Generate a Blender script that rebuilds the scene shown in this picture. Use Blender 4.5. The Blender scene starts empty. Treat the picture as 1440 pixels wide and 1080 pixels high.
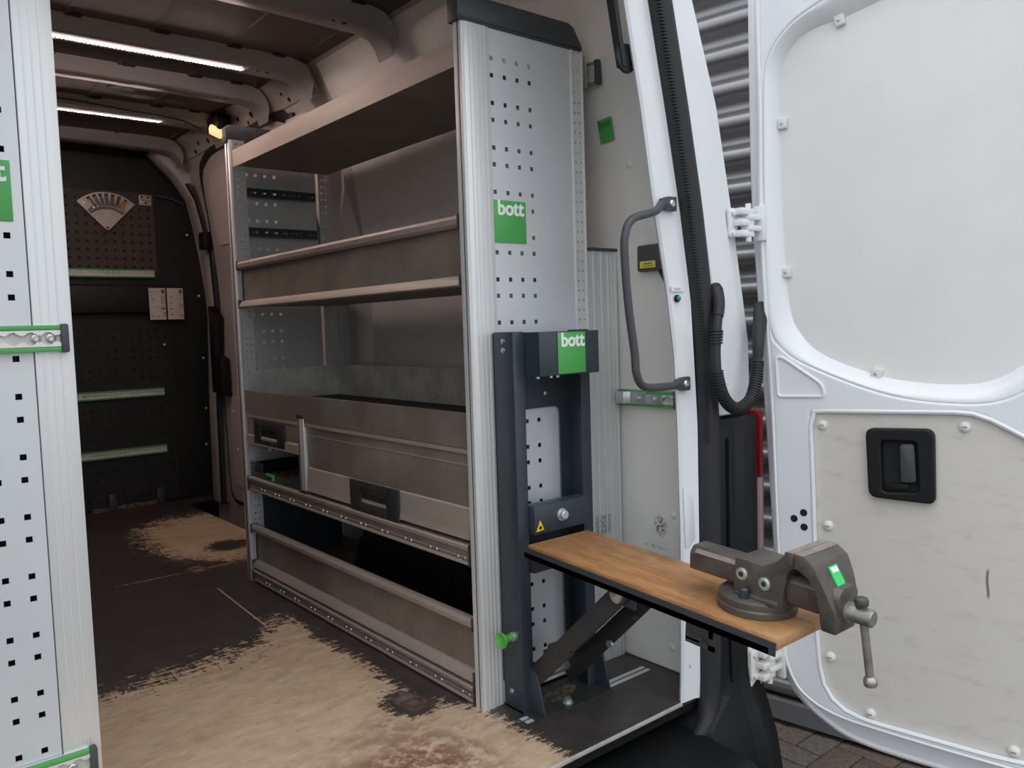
import bpy, bmesh, math, random
from mathutils import Vector, Matrix
random.seed(7)
S = bpy.context.scene
COL = S.collection
PI = math.pi

# ------------------------------------------------------------------ camera
yaw, pit, rol = math.radians(39.42449537), math.radians(-4.03248482), math.radians(-1.7703949)
fw = Vector((math.sin(yaw)*math.cos(pit), math.cos(yaw)*math.cos(pit), math.sin(pit)))
rt = Vector((math.cos(yaw), -math.sin(yaw), 0)); up = rt.cross(fw)
rt2 = rt*math.cos(rol)+up*math.sin(rol); up2 = -rt*math.sin(rol)+up*math.cos(rol)
cam = bpy.data.cameras.new('camera'); camo = bpy.data.objects.new('camera', cam); COL.objects.link(camo)
cam.sensor_width = 36; cam.lens = 36*1144.927/1440; cam.clip_start = 0.02
camo.matrix_world = Matrix(((rt2.x, up2.x, -fw.x, 0), (rt2.y, up2.y, -fw.y, 0), (rt2.z, up2.z, -fw.z, 0.90), (0, 0, 0, 1)))
S.camera = camo
# ------------------------------------------------------------------ sky / exposure
W = bpy.data.worlds.new('overcast'); S.world = W; W.use_nodes = True
wb = W.node_tree.nodes['Background']; wb.inputs[0].default_value = (0.90, 0.95, 1.0, 1); wb.inputs[1].default_value = 2.35
# evenly overcast sky: the standard overcast distribution, (1 + 2 sin elevation) / 3
_t = W.node_tree; _c = _t.nodes.new('ShaderNodeTexCoord'); _s = _t.nodes.new('ShaderNodeSeparateXYZ'); _t.links.new(_c.outputs['Generated'], _s.inputs[0])
_m = _t.nodes.new('ShaderNodeMath'); _m.operation = 'MULTIPLY_ADD'; _m.use_clamp = True; _m.inputs[1].default_value = .60; _m.inputs[2].default_value = .40; _t.links.new(_s.outputs[2], _m.inputs[0])
_v = _t.nodes.new('ShaderNodeVectorMath'); _v.operation = 'SCALE'; _v.inputs[0].default_value = (.90, .95, 1.0); _t.links.new(_m.outputs[0], _v.inputs['Scale']); _t.links.new(_v.outputs[0], wb.inputs[0])
S.view_settings.view_transform = 'Standard'; S.view_settings.look = 'None'
S.view_settings.gamma = 1; S.view_settings.exposure = 0.12; S.view_settings.use_curve_mapping = False
LED_STRENGTH = 230.0; DOME_STRENGTH = 1.15

# ------------------------------------------------------------------ materials
MATS = {}
class NT:
    def __init__(s, name):
        s.m = bpy.data.materials.new(name); s.m.use_nodes = True; s.t = s.m.node_tree
        s.b = s.t.nodes['Principled BSDF']; s.pos = s.t.nodes.new('ShaderNodeNewGeometry').outputs['Position']
        s.obj = s.t.nodes.new('ShaderNodeTexCoord').outputs['Object']
    def put(s, sock, v):
        if hasattr(v, 'links'): s.t.links.new(v, sock)
        elif isinstance(v, (tuple, list)) and len(v) == 3 and len(sock.default_value) == 4: sock.default_value = (*v, 1)
        else: sock.default_value = v
    def M(s, op, a, b=0.0, c=0.0, clamp=False):
        n = s.t.nodes.new('ShaderNodeMath'); n.operation = op; n.use_clamp = clamp
        for i, v in enumerate((a, b, c)): s.put(n.inputs[i], v)
        return n.outputs[0]
    def xyz(s, v):
        n = s.t.nodes.new('ShaderNodeSeparateXYZ'); s.put(n.inputs[0], v); return n.outputs
    def scale(s, v, sc):
        n = s.t.nodes.new('ShaderNodeMapping'); s.put(n.inputs['Vector'], v); n.inputs['Scale'].default_value = sc; return n.outputs[0]
    def noise(s, v, scale, detail=4, rough=.6):
        n = s.t.nodes.new('ShaderNodeTexNoise'); s.put(n.inputs['Vector'], v); n.inputs['Scale'].default_value = scale
        n.inputs['Detail'].default_value = detail; n.inputs['Roughness'].default_value = rough; return n.outputs[0]
    def ramp(s, v, a, b):
        n = s.t.nodes.new('ShaderNodeMapRange'); n.interpolation_type = 'SMOOTHSTEP'
        s.put(n.inputs[0], v); n.inputs[1].default_value = a; n.inputs[2].default_value = b; return n.outputs[0]
    def mix(s, f, a, b):
        n = s.t.nodes.new('ShaderNodeMix'); n.data_type = 'RGBA'; s.put(n.inputs[0], f); s.put(n.inputs[6], a); s.put(n.inputs[7], b); return n.outputs[2]
    def bump(s, h, strength, dist=.002):
        n = s.t.nodes.new('ShaderNodeBump'); n.inputs['Strength'].default_value = strength; n.inputs['Distance'].default_value = dist
        s.put(n.inputs['Height'], h); s.t.links.new(n.outputs[0], s.b.inputs['Normal'])
    def done(s, col=None, rough=None, metal=None):
        if col is not None: s.put(s.b.inputs['Base Color'], col)
        if rough is not None: s.put(s.b.inputs['Roughness'], rough)
        if metal is not None: s.put(s.b.inputs['Metallic'], metal)
        return s.m
def mat(name, col, rough=.5, metal=0., var=.0, vscale=8, stretch=(1, 1, 1), bump=0, bscale=150, dark=None, coat=0, rvar=0):
    n = NT(name); c = col
    if var or dark:
        v = n.noise(n.scale(n.pos, stretch), vscale, 5, .65)
        lo = dark if dark else tuple(x*(1-var) for x in col)
        c = n.mix(n.ramp(v, .35, .65), lo, col)
        if rvar: rough = n.M('ADD', n.M('MULTIPLY', v, rvar), rough-rvar/2)
    if bump: n.bump(n.noise(n.scale(n.pos, stretch), bscale, 2), bump)
    if coat: n.b.inputs['Coat Weight'].default_value = coat; n.b.inputs['Coat Roughness'].default_value = .12
    MATS[name] = n.done(c, rough, metal); return MATS[name]
def emit(name, col, strength, base=(.8, .8, .8)):
    n = NT(name); n.b.inputs['Emission Color'].default_value = (*col, 1); n.b.inputs['Emission Strength'].default_value = strength
    MATS[name] = n.done(base, .4); return MATS[name]

mat('white_paint', (.78, .79, .82), .28, coat=.4)
mat('white_cap', (.72, .71, .68), .5)
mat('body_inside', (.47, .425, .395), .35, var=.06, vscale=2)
mat('lining', (.58, .50, .46), .55, var=.06, vscale=3)
mat('lining_door', (.76, .755, .735), .45, var=.04, vscale=4)
mat('roof_bow', (.27, .25, .24), .4, var=.06, vscale=2)
mat('roof_skin', (.105, .082, .074), .7, var=.12, vscale=2)
mat('alu_panel', (.66, .675, .70), .42, .35, var=.05, vscale=3)
mat('alu_profile', (.72, .72, .72), .36, .35, var=.03, vscale=6, stretch=(12, 12, .4))
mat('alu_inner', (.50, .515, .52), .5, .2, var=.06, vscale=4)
mat('galvanised', (.68, .665, .61), .45, .25, var=.30, vscale=9)
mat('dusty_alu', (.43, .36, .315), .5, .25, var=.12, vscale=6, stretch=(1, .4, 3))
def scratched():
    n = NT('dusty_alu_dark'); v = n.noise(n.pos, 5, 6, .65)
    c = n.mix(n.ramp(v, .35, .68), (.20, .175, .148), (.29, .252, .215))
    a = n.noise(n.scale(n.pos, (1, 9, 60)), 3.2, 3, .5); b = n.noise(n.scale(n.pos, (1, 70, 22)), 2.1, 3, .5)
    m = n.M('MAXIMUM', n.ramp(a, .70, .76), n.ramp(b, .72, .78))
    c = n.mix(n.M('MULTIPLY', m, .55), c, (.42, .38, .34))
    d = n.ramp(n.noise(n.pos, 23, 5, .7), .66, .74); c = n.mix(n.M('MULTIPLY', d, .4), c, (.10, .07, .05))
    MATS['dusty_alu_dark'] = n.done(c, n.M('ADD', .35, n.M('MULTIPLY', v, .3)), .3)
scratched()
mat('black_plastic', (.007, .0072, .008), .5, var=.2, bump=.15, bscale=600); MATS['black_plastic'].node_tree.nodes['Principled BSDF'].inputs['Specular IOR Level'].default_value = .3
mat('black_rubber', (.016, .016, .017), .6)
mat('slate_plastic', (.045, .052, .058), .5, var=.1)
mat('grey_plastic', (.052, .055, .063), .5)
mat('anthracite', (.038, .050, .062), .38, .1, var=.15, vscale=7)
mat('anthracite_worn', (.030, .033, .036), .5, .2, var=.3, vscale=14, dark=(.046, .044, .043))
mat('partition_perf', (.010, .010, .011), .65); mat('partition', (.005, .005, .0055), .55, var=.3, vscale=3)
mat('partition_brown', (.058, .042, .037), .65, var=.1)
mat('green', (.075, .37, .085), .4)
mat('green_dark', (.03, .16, .04), .5)
mat('green_knob', (.10, .46, .08), .35)
mat('green_tag', (.06, .62, .16), .5)
mat('teal_button', (.01, .30, .20), .3)
mat('letter_white', (.82, .83, .80), .5)
mat('yellow', (.72, .62, .04), .5)
mat('warn_yellow', (.85, .50, .02), .5)
mat('ink', (.02, .02, .02), .6)
mat('grey_ink', (.18, .17, .15), .6)
mat('paper', (.62, .56, .50), .7, var=.06, vscale=30)
mat('steel', (.62, .62, .60), .28, .85, var=.2, vscale=40)
mat('zinc', (.58, .62, .62), .32, .7, var=.12, vscale=60)
mat('castiron', (.125, .112, .102), .45, .35, var=.3, vscale=18, bump=.25, bscale=350)
mat('castiron_rust', (.085, .062, .048), .65, .2, var=.4, vscale=30, bump=.4, bscale=300)
mat('jaw_top', (.34, .29, .26), .5, .4, var=.25, vscale=40)
mat('rust_dark', (.12, .06, .04), .7, var=.4, vscale=50); mat('rust', (.30, .11, .05), .7, var=.4, vscale=50)
mat('spindle', (.40, .385, .35), .34, .7, var=.3, vscale=25)
mat('tail_red', (.35, .006, .012), .12, coat=.5)
mat('tail_clear', (.52, .38, .38), .15, coat=.5)
mat('holder_metal', (.50, .44, .40), .4, .5, var=.15, vscale=30)
mat('ply_edge', (.48, .27, .11), .55, var=.3, vscale=12, stretch=(1, 1, 30))
mat('black_void', (.006, .006, .007), .8)
mat('mat_black', (.022, .021, .021), .75, bump=.4, bscale=500)
mat('dirt', (.20, .145, .10), .9, vscale=90, dark=(.035, .032, .03))
emit('led_glow', (1.0, .78, .70), LED_STRENGTH); emit('led_bed', (1.0, .50, .45), .75)
emit('dome_glow', (1.0, .55, .20), DOME_STRENGTH)

def floor_material():
    n = NT('worn_floor'); X, Y, Z = n.xyz(n.pos)
    fib = n.noise(n.scale(n.pos, (3, 1.4, 1)), 9, 8, .72)
    fib2 = n.noise(n.scale(n.pos, (1, 1, 1)), 3.2, 6, .65)
    wob = n.M('ADD', n.M('MULTIPLY', n.M('SUBTRACT', fib, .5), .26), n.M('MULTIPLY', n.M('SUBTRACT', fib2, .5), .30))
    # worn field beside the rear opening
    xr = n.M('ADD', 1.035, n.M('MULTIPLY', .075, n.ramp(Y, 1.68, 1.5)))
    yb = n.M('ADD', 2.24, n.M('MULTIPLY', .16, n.ramp(X, .85, 1.0)))
    d1 = n.M('MINIMUM', n.M('SUBTRACT', yb, Y), n.M('MULTIPLY', n.M('SUBTRACT', xr, X), 3.6))
    ex = n.M('SUBTRACT', X, 1.007); ey = n.M('SUBTRACT', Y, 1.645)
    er = n.M('SQRT', n.M('ADD', n.M('MULTIPLY', ex, ex), n.M('MULTIPLY', n.M('MULTIPLY', ey, ey), .6)))
    d1 = n.M('MINIMUM', n.M('MINIMUM', d1, .30), n.M('MULTIPLY', n.M('SUBTRACT', er, .058), 5.0))
    # worn patch by the side step
    qx = n.M('DIVIDE', n.M('SUBTRACT', X, 1.30), .33); qy = n.M('DIVIDE', n.M('SUBTRACT', Y, 3.68), .50)
    q = n.M('SUBTRACT', 1.0, n.M('SQRT', n.M('ADD', n.M('MULTIPLY', qx, qx), n.M('MULTIPLY', qy, qy))))
    bx = n.M('DIVIDE', n.M('SUBTRACT', X, 1.24), .10); by = n.M('DIVIDE', n.M('SUBTRACT', Y, 3.44), .09)
    bl = n.M('SUBTRACT', n.M('SQRT', n.M('ADD', n.M('MULTIPLY', bx, bx), n.M('MULTIPLY', by, by))), 1.0)
    d2 = n.M('MINIMUM', n.M('MULTIPLY', q, .45), n.M('MULTIPLY', bl, .3))
    fine = n.noise(n.scale(n.pos, (9, 42, 1)), 1.6, 9, .78); fine2 = n.noise(n.scale(n.pos, (60, 14, 1)), 1.3, 8, .75)
    wob = n.M('ADD', wob, n.M('ADD', n.M('MULTIPLY', n.M('SUBTRACT', fine, .5), .85), n.M('MULTIPLY', n.M('SUBTRACT', fine2, .5), .42)))
    d = n.M('ADD', n.M('MAXIMUM', d1, d2), wob)
    sc = n.M('MULTIPLY', n.M('MULTIPLY', n.ramp(n.M('ABSOLUTE', n.M('SUBTRACT', X, n.M('ADD', .838, n.M('MULTIPLY', Y, .05)))), .0035, .0015), n.ramp(Y, 2.36, 2.40)), n.ramp(Y, 2.9, 2.86))
    seam = n.M('MULTIPLY', n.ramp(n.M('ABSOLUTE', n.M('SUBTRACT', Y, n.M('ADD', 3.172, n.M('MULTIPLY', n.M('SUBTRACT', fib2, .5), .02)))), .008, .003), n.M('MULTIPLY', n.ramp(X, .70, .74), n.ramp(fib, .42, .55)))
    sc = n.M('MAXIMUM', sc, n.M('MULTIPLY', seam, .8))
    flecks = n.M('MULTIPLY', n.ramp(n.noise(n.scale(n.pos, (1, 3, 1)), 38, 3, .6), .70, .74), n.ramp(X, .82, .95))
    wood = n.M('MAXIMUM', n.M('MAXIMUM', n.ramp(d, -.012, .022), sc), n.M('MULTIPLY', flecks, .6))
    grain = n.noise(n.scale(n.pos, (2.2, 5, 1)), 6, 8, .75)
    c = n.mix(n.ramp(grain, .3, .7), (.48, .335, .215), (.66, .50, .345))
    c = n.mix(n.M('MULTIPLY', n.ramp(n.noise(n.pos, 5, 6, .75), .48, .68), .45), c, (.33, .21, .125))
    rx = n.M('SUBTRACT', X, .88); ry = n.M('SUBTRACT', Y, 1.39)
    rr = n.M('SQRT', n.M('ADD', n.M('MULTIPLY', rx, rx), n.M('MULTIPLY', ry, ry)))
    red = n.M('MULTIPLY', n.ramp(n.M('ADD', rr, n.M('MULTIPLY', n.M('SUBTRACT', fib2, .5), .5)), .30, .06), n.ramp(n.noise(n.pos, 26, 6, .75), .38, .56))
    c = n.mix(n.M('MULTIPLY', red, .9), c, (.17, .058, .042))
    spots = n.ramp(n.noise(n.scale(n.pos, (1, 2.5, 1)), 15, 4, .65), .66, .72)
    c = n.mix(n.M('MULTIPLY', spots, .7), c, (.13, .075, .05))
    kx = n.ramp(n.noise(n.pos, 14, 5, .7), .35, .7)
    blackc = n.mix(kx, (.040, .034, .032), (.064, .054, .051))
    n.bump(n.M('ADD', n.M('MULTIPLY', wood, -.6), n.M('MULTIPLY', grain, .3)), .25, .003)
    r = n.M('ADD', .42, n.M('MULTIPLY', wood, .22))
    MATS['worn_floor'] = n.done(n.mix(wood, blackc, c), r)
floor_material()
def board_material():
    n = NT('bench_wood')
    g = n.noise(n.scale(n.pos, (10, 1.2, 10)), 7, 8, .7); g2 = n.noise(n.pos, 11, 6, .7)
    c = n.mix(n.ramp(g, .3, .7), (.28, .125, .042), (.47, .235, .088))
    c = n.mix(n.M('MULTIPLY', n.ramp(g2, .5, .68), .65), c, (.20, .10, .05))
    c = n.mix(n.M('MULTIPLY', n.ramp(n.noise(n.scale(n.pos, (1, .4, 1)), 4, 3), .50, .68), .55), c, (.66, .40, .19))
    MATS['bench_wood'] = n.done(c, .45)
board_material()
def lower_panel_material():
    n = NT('scuffed_board'); X, Y, Z = n.xyz(n.obj)
    st = n.noise(n.scale(n.obj, (2.5, 1, 7)), 5, 7, .7)
    c = n.mix(n.M('MULTIPLY', n.ramp(st, .5, .72), .45), (.63, .60, .56), (.47, .39, .31))
    sx = n.M('SUBTRACT', X, n.M('ADD', .486, n.M('MULTIPLY', .0012, n.M('SINE', n.M('MULTIPLY', Z, 90)))))
    m = n.M('MULTIPLY', n.ramp(n.M('ABSOLUTE', sx), .004, .0015), n.M('MULTIPLY', n.ramp(Z, .285, .30), n.ramp(Z, .36, .345)))
    c = n.mix(n.M('MULTIPLY', m, .8), c, (.10, .07, .05))
    MATS['scuffed_board'] = n.done(c, .5)
lower_panel_material()
def wall_lining_material():
    n = NT('wall_lining'); X, Y, Z = n.xyz(n.pos)
    c = n.mix(n.ramp(n.noise(n.pos, 3, 4), .35, .65), (.69, .68, .645), (.74, .725, .69))
    def blob(y, z, ry, rz):
        a = n.M('DIVIDE', n.M('SUBTRACT', Y, y), ry); b = n.M('DIVIDE', n.M('SUBTRACT', Z, z), rz)
        return n.ramp(n.M('SQRT', n.M('ADD', n.M('MULTIPLY', a, a), n.M('MULTIPLY', b, b))), 1.0, .4)
    k = n.ramp(n.noise(n.pos, 130, 5, .75), .45, .58)
    m = n.M('MULTIPLY', n.M('MAXIMUM', blob(1.363, .375, .028, .035), n.M('MULTIPLY', blob(1.38, .318, .055, .006), .8)), k)
    MATS['wall_lining'] = n.done(n.mix(m, c, (.07, .055, .045)), .5)
wall_lining_material()
def ext_panel_material():
    n = NT('alu_extension'); X, Y, Z = n.xyz(n.pos)
    v = n.noise(n.scale(n.pos, (12, 12, .4)), 6, 5)
    c = n.mix(n.ramp(v, .35, .65), (.60, .61, .62), (.645, .655, .665))
    a = n.M('DIVIDE', n.M('SUBTRACT', X, 1.525), .032); b = n.M('DIVIDE', n.M('SUBTRACT', Z, .370), .030)
    rect = n.M('MULTIPLY', n.ramp(n.M('ABSOLUTE', a), 1.0, .8), n.ramp(n.M('ABSOLUTE', b), 1.0, .7))
    m = n.M('MULTIPLY', rect, n.ramp(n.noise(n.scale(n.pos, (1, 1, 2.6)), 190, 4, .7), .42, .56))
    MATS['alu_extension'] = n.done(n.mix(n.M('MULTIPLY', m, .8), c, (.10, .09, .085)), .42, .35)
ext_panel_material()
def paver_material(name, base):
    n = NT(name)
    c = n.mix(n.ramp(n.noise(n.pos, 55, 6, .75), .35, .65), tuple(x*.55 for x in base), base)
    n.bump(n.noise(n.pos, 120, 4), .6, .004)
    MATS[name] = n.done(c, .8)
paver_material('paver_brown', (.20, .145, .11)); paver_material('paver_grey', (.19, .165, .145)); paver_material('paver_red', (.19, .115, .085))
mat('cladding', (.30, .292, .296), .44, .75, var=.1, vscale=3)
mat('plinth', (.16, .16, .165), .6)
mat('sand', (.12, .10, .08), .95, var=.3, vscale=40)

# ------------------------------------------------------------------ mesh helpers
class MB:
    def __init__(s): s.v = []; s.f = []; s.T = None
    def add(s, vs, fs):
        o = len(s.v)
        s.v += [tuple(s.T @ Vector(v)) if s.T else tuple(v) for v in vs]
        s.f += [tuple(i+o for i in f) for f in fs]; return s
    def box(s, x0, x1, y0, y1, z0, z1):
        if x0 > x1: x0, x1 = x1, x0
        if y0 > y1: y0, y1 = y1, y0
        if z0 > z1: z0, z1 = z1, z0
        return s.add([(x0, y0, z0), (x1, y0, z0), (x1, y1, z0), (x0, y1, z0), (x0, y0, z1), (x1, y0, z1), (x1, y1, z1), (x0, y1, z1)],
                     [(0, 3, 2, 1), (4, 5, 6, 7), (0, 1, 5, 4), (1, 2, 6, 5), (2, 3, 7, 6), (3, 0, 4, 7)])
    def prism(s, poly, axis, a0, a1):
        # poly in the two other axes, in xyz order
        n = len(poly)
        def P(p, a): return {'x': (a, p[0], p[1]), 'y': (p[0], a, p[1]), 'z': (p[0], p[1], a)}[axis]
        return s.add([P(p, a0) for p in poly]+[P(p, a1) for p in poly],
                     [tuple(range(n-1, -1, -1)), tuple(range(n, 2*n))]+[(i, (i+1) % n, n+(i+1) % n, n+i) for i in range(n)])
    def loft(s, rings, closed=True, caps=True):
        n = len(rings[0]); vs = [p for r in rings for p in r]; fs = []
        for k in range(len(rings)-1):
            for i in range(n if closed else n-1):
                j = (i+1) % n; fs.append((k*n+i, k*n+j, (k+1)*n+j, (k+1)*n+i))
        if caps and closed: fs += [tuple(range(n-1, -1, -1)), tuple(range((len(rings)-1)*n, len(rings)*n))]
        return s.add(vs, fs)
    def tube(s, path, r, n=10, caps=True, flat=None):
        path = [Vector(p) for p in path]; rs = r if isinstance(r, (list, tuple)) else [r]*len(path); rings = []
        t0 = (path[1]-path[0]).normalized(); a = Vector((0, 0, 1)) if abs(t0.z) < .9 else Vector((1, 0, 0))
        u = t0.cross(a).normalized()
        for i, p in enumerate(path):
            t = (path[min(i+1, len(path)-1)]-path[max(i-1, 0)]).normalized()
            u = (u-t*u.dot(t)).normalized(); w = t.cross(u)
            rings.append([p+(u*math.cos(2*PI*k/n)+w*math.sin(2*PI*k/n))*rs[i] for k in range(n)])
        return s.loft(rings, True, caps)
    def cyl(s, p0, p1, r, n=16, r1=None): return s.tube([p0, p1], [r, r if r1 is None else r1], n)
    def lathe(s, c, axis, prof, n=20):
        # prof: (dist along axis, radius)
        ax = Vector(axis).normalized(); c = Vector(c); a = Vector((0, 0, 1)) if abs(ax.z) < .9 else Vector((1, 0, 0))
        u = ax.cross(a).normalized(); w = ax.cross(u)
        return s.loft([[c+ax*d+(u*math.cos(2*PI*k/n)+w*math.sin(2*PI*k/n))*max(r, 1e-5) for k in range(n)] for d, r in prof])
    def build(s, name, m, parent=None, smooth=False, bevel=0, segs=2):
        me = bpy.data.meshes.new(name); me.from_pydata(s.v, [], s.f); me.update()
        bm = bmesh.new(); bm.from_mesh(me); bmesh.ops.recalc_face_normals(bm, faces=bm.faces)
        if bevel:
            es = [e for e in bm.edges if len(e.link_faces) == 2 and e.calc_face_angle(0) > .5]
            bmesh.ops.bevel(bm, geom=es, offset=bevel, segments=segs, profile=.5, affect='EDGES', clamp_overlap=True)
        bm.to_mesh(me); bm.free()
        return link(me, name, m, parent, smooth or bevel > 0)
def link(me, name, m, parent=None, smooth=False):
    if m is not None: me.materials.clear(); me.materials.append(MATS[m])
    if smooth:
        for p in me.polygons: p.use_smooth = True
        try: me.set_sharp_from_angle(angle=math.radians(35))
        except Exception: pass
    o = bpy.data.objects.new(name, me); COL.objects.link(o)
    if parent is not None:
        o.parent = parent
        if parent.get('_w'): o.location = -Vector(parent['_w'])
    return o
def thing(name, label, cat, loc=(0, 0, 0), rot=(0, 0, 0), group=None, local=False):
    # an Empty at the base; local=False: the parts are given in world coordinates
    o = bpy.data.objects.new(name, None); COL.objects.link(o); o.location = loc; o.rotation_euler = rot; o.empty_display_size = .05
    tag(o, label, cat, group)
    if not local: o['_w'] = tuple(loc)
    return o
def tag(o, label, cat, group=None):
    o['label'] = label; o['category'] = cat
    if group: o['group'] = group
    return o
def struct(o, label=None):
    o['kind'] = 'structure'
    if label: o['label'] = label
    return o
def box(name, m, parent, x0, x1, y0, y1, z0, z1, bevel=0):
    return MB().box(x0, x1, y0, y1, z0, z1).build(name, m, parent, bevel=bevel)
def sub(name, mb, m, part, **k):
    # a sub-part: part is itself a child whose location already undoes the thing's place
    o = mb.build(name, m, None, **k); o.parent = part; return o
def rpoly(pts, r, n=5):
    # polygon with rounded corners, r a number or one per corner
    out = []; N = len(pts)
    for i in range(N):
        p = Vector(pts[i]).to_2d(); a = Vector(pts[i-1]).to_2d(); b = Vector(pts[(i+1) % N]).to_2d()
        rr = r[i] if isinstance(r, (list, tuple)) else r
        if rr <= 0: out.append(tuple(p)); continue
        da = (a-p); db = (b-p); k = min(rr, da.length*.48, db.length*.48)
        A = p+da.normalized()*k; B = p+db.normalized()*k
        for j in range(n+1):
            t = j/n; out.append(tuple(A*(1-t)**2+p*2*t*(1-t)+B*t*t))
    return out
def resample(poly, n):
    pts = [Vector(p).to_2d() for p in poly]; pts.append(pts[0]); L = [0]
    for a, b in zip(pts, pts[1:]): L.append(L[-1]+(b-a).length)
    out = []; k = 0
    for i in range(n):
        d = L[-1]*i/n
        while L[k+1] < d: k += 1
        t = (d-L[k])/max(L[k+1]-L[k], 1e-9); out.append(tuple(pts[k].lerp(pts[k+1], t)))
    return out
def smooth_closed(pts, n=6):
    out = []; N = len(pts); P = [Vector(p).to_2d() for p in pts]
    for i in range(N):
        a, b, c, d = P[i-1], P[i], P[(i+1) % N], P[(i+2) % N]
        for j in range(n):
            t = j/n; out.append(tuple(.5*((2*b)+(c-a)*t+(2*a-5*b+4*c-d)*t*t+(3*b-a-3*c+d)*t**3)))
    return out
DG = None
def curve_mesh(cu, name):
    o = bpy.data.objects.new(name, cu); COL.objects.link(o)
    dg = bpy.context.evaluated_depsgraph_get(); me = bpy.data.meshes.new_from_object(o.evaluated_get(dg))
    bpy.data.objects.remove(o); bpy.data.curves.remove(cu); me.name = name
    return me
XZ = Matrix(((1, 0, 0, 0), (0, 0, -1, 0), (0, 1, 0, 0), (0, 0, 0, 1)))   # curve plane XY -> XZ, front (+Z) -> -Y
def plate(name, m, parent, outlines, y0, y1, bevel=0, segs=2, T=None, smooth=True):
    # flat plate with holes in the x-z plane between depth y0 (front) and y1
    cu = bpy.data.curves.new(name, 'CURVE'); cu.dimensions = '2D'; cu.fill_mode = 'BOTH'
    cu.extrude = max(abs(y1-y0)/2-bevel, 1e-4); cu.bevel_depth = bevel; cu.bevel_resolution = segs; cu.offset = -bevel
    for ol in outlines:
        sp = cu.splines.new('POLY'); sp.points.add(len(ol)-1); sp.use_cyclic_u = True
        for p, q in zip(sp.points, ol): p.co = (q[0], q[1], 0, 1)
    me = curve_mesh(cu, name); me.transform(Matrix.Translation((0, (y0+y1)/2, 0)) @ XZ)
    if T is not None: me.transform(T)
    return link(me, name, m, parent, smooth)
def text(name, body, m, parent, size, T, depth=.0012, bold=.0, spacing=1.0):
    cu = bpy.data.curves.new(name, 'FONT'); cu.body = body; cu.size = size; cu.extrude = depth; cu.offset = bold; cu.space_character = spacing
    cu.resolution_u = 3
    me = curve_mesh(cu, name); me.transform(T @ XZ)
    return link(me, name, m, parent)
def perf(name, m, parent, axis, depth, th, u0, u1, z0, z1, holes, smooth=False):
    # sheet with real rectangular holes; axis 'y': sheet in x-z. holes: (u, z, half_u, half_z)
    r6 = lambda v: round(v, 5)
    us = sorted({r6(u0), r6(u1)} | {r6(h[0]+s*h[2]) for h in holes for s in (-1, 1)})
    zs = sorted({r6(z0), r6(z1)} | {r6(h[1]+s*h[3]) for h in holes for s in (-1, 1)})
    us = [u for u in us if u0-1e-6 <= u <= u1+1e-6]; zs = [z for z in zs if z0-1e-6 <= z <= z1+1e-6]
    H = set()
    iu = {u: i for i, u in enumerate(us)}; iz = {z: i for i, z in enumerate(zs)}
    for h in holes:
        a, b, c, d = r6(h[0]-h[2]), r6(h[0]+h[2]), r6(h[1]-h[3]), r6(h[1]+h[3])
        if a in iu and b in iu and c in iz and d in iz:
            for i in range(iu[a], iu[b]):
                for j in range(iz[c], iz[d]): H.add((i, j))
    nu, nz = len(us), len(zs); mb = MB(); vs = []
    for k in (0, 1):
        for z in zs:
            for u in us: vs.append((u, depth+k*th, z) if axis == 'y' else (depth+k*th, u, z))
    id_ = lambda i, j, k: k*nu*nz+j*nu+i
    fs = []; solid = lambda i, j: 0 <= i < nu-1 and 0 <= j < nz-1 and (i, j) not in H
    for i in range(nu-1):
        for j in range(nz-1):
            if (i, j) in H: continue
            fs.append((id_(i, j, 0), id_(i+1, j, 0), id_(i+1, j+1, 0), id_(i, j+1, 0)))
            fs.append((id_(i, j, 1), id_(i, j+1, 1), id_(i+1, j+1, 1), id_(i+1, j, 1)))
            for (di, dj, a, b) in ((-1, 0, (i, j), (i, j+1)), (1, 0, (i+1, j), (i+1, j+1)), (0, -1, (i, j), (i+1, j)), (0, 1, (i, j+1), (i+1, j+1))):
                if not solid(i+di, j+dj): fs.append((id_(*a, 0), id_(*b, 0), id_(*b, 1), id_(*a, 1)))
    mb.add(vs, fs); return mb.build(name, m, parent)
def lerp_tab(tab, z):
    # tab: list of (z, value...) descending or ascending
    t = sorted(tab)
    if z <= t[0][0]: return t[0][1:]
    for a, b in zip(t, t[1:]):
        if z <= b[0]:
            k = (z-a[0])/(b[0]-a[0]); return tuple(x+(y-x)*k for x, y in zip(a[1:], b[1:]))
    return t[-1][1:]
def spline(pts, n=8):
    P = [Vector(p) for p in pts]; P = [2*P[0]-P[1]]+P+[2*P[-1]-P[-2]]; out = []
    for i in range(1, len(P)-2):
        a, b, c, d = P[i-1:i+3]
        for j in range(n):
            t = j/n; out.append(.5*((2*b)+(c-a)*t+(2*a-5*b+4*c-d)*t*t+(3*b-a-3*c+d)*t**3))
    out.append(P[-2]); return out

# ================================================================== SETTING
XL, XR, YR, YF = -.185, 1.605, 1.205, 4.62
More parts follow.
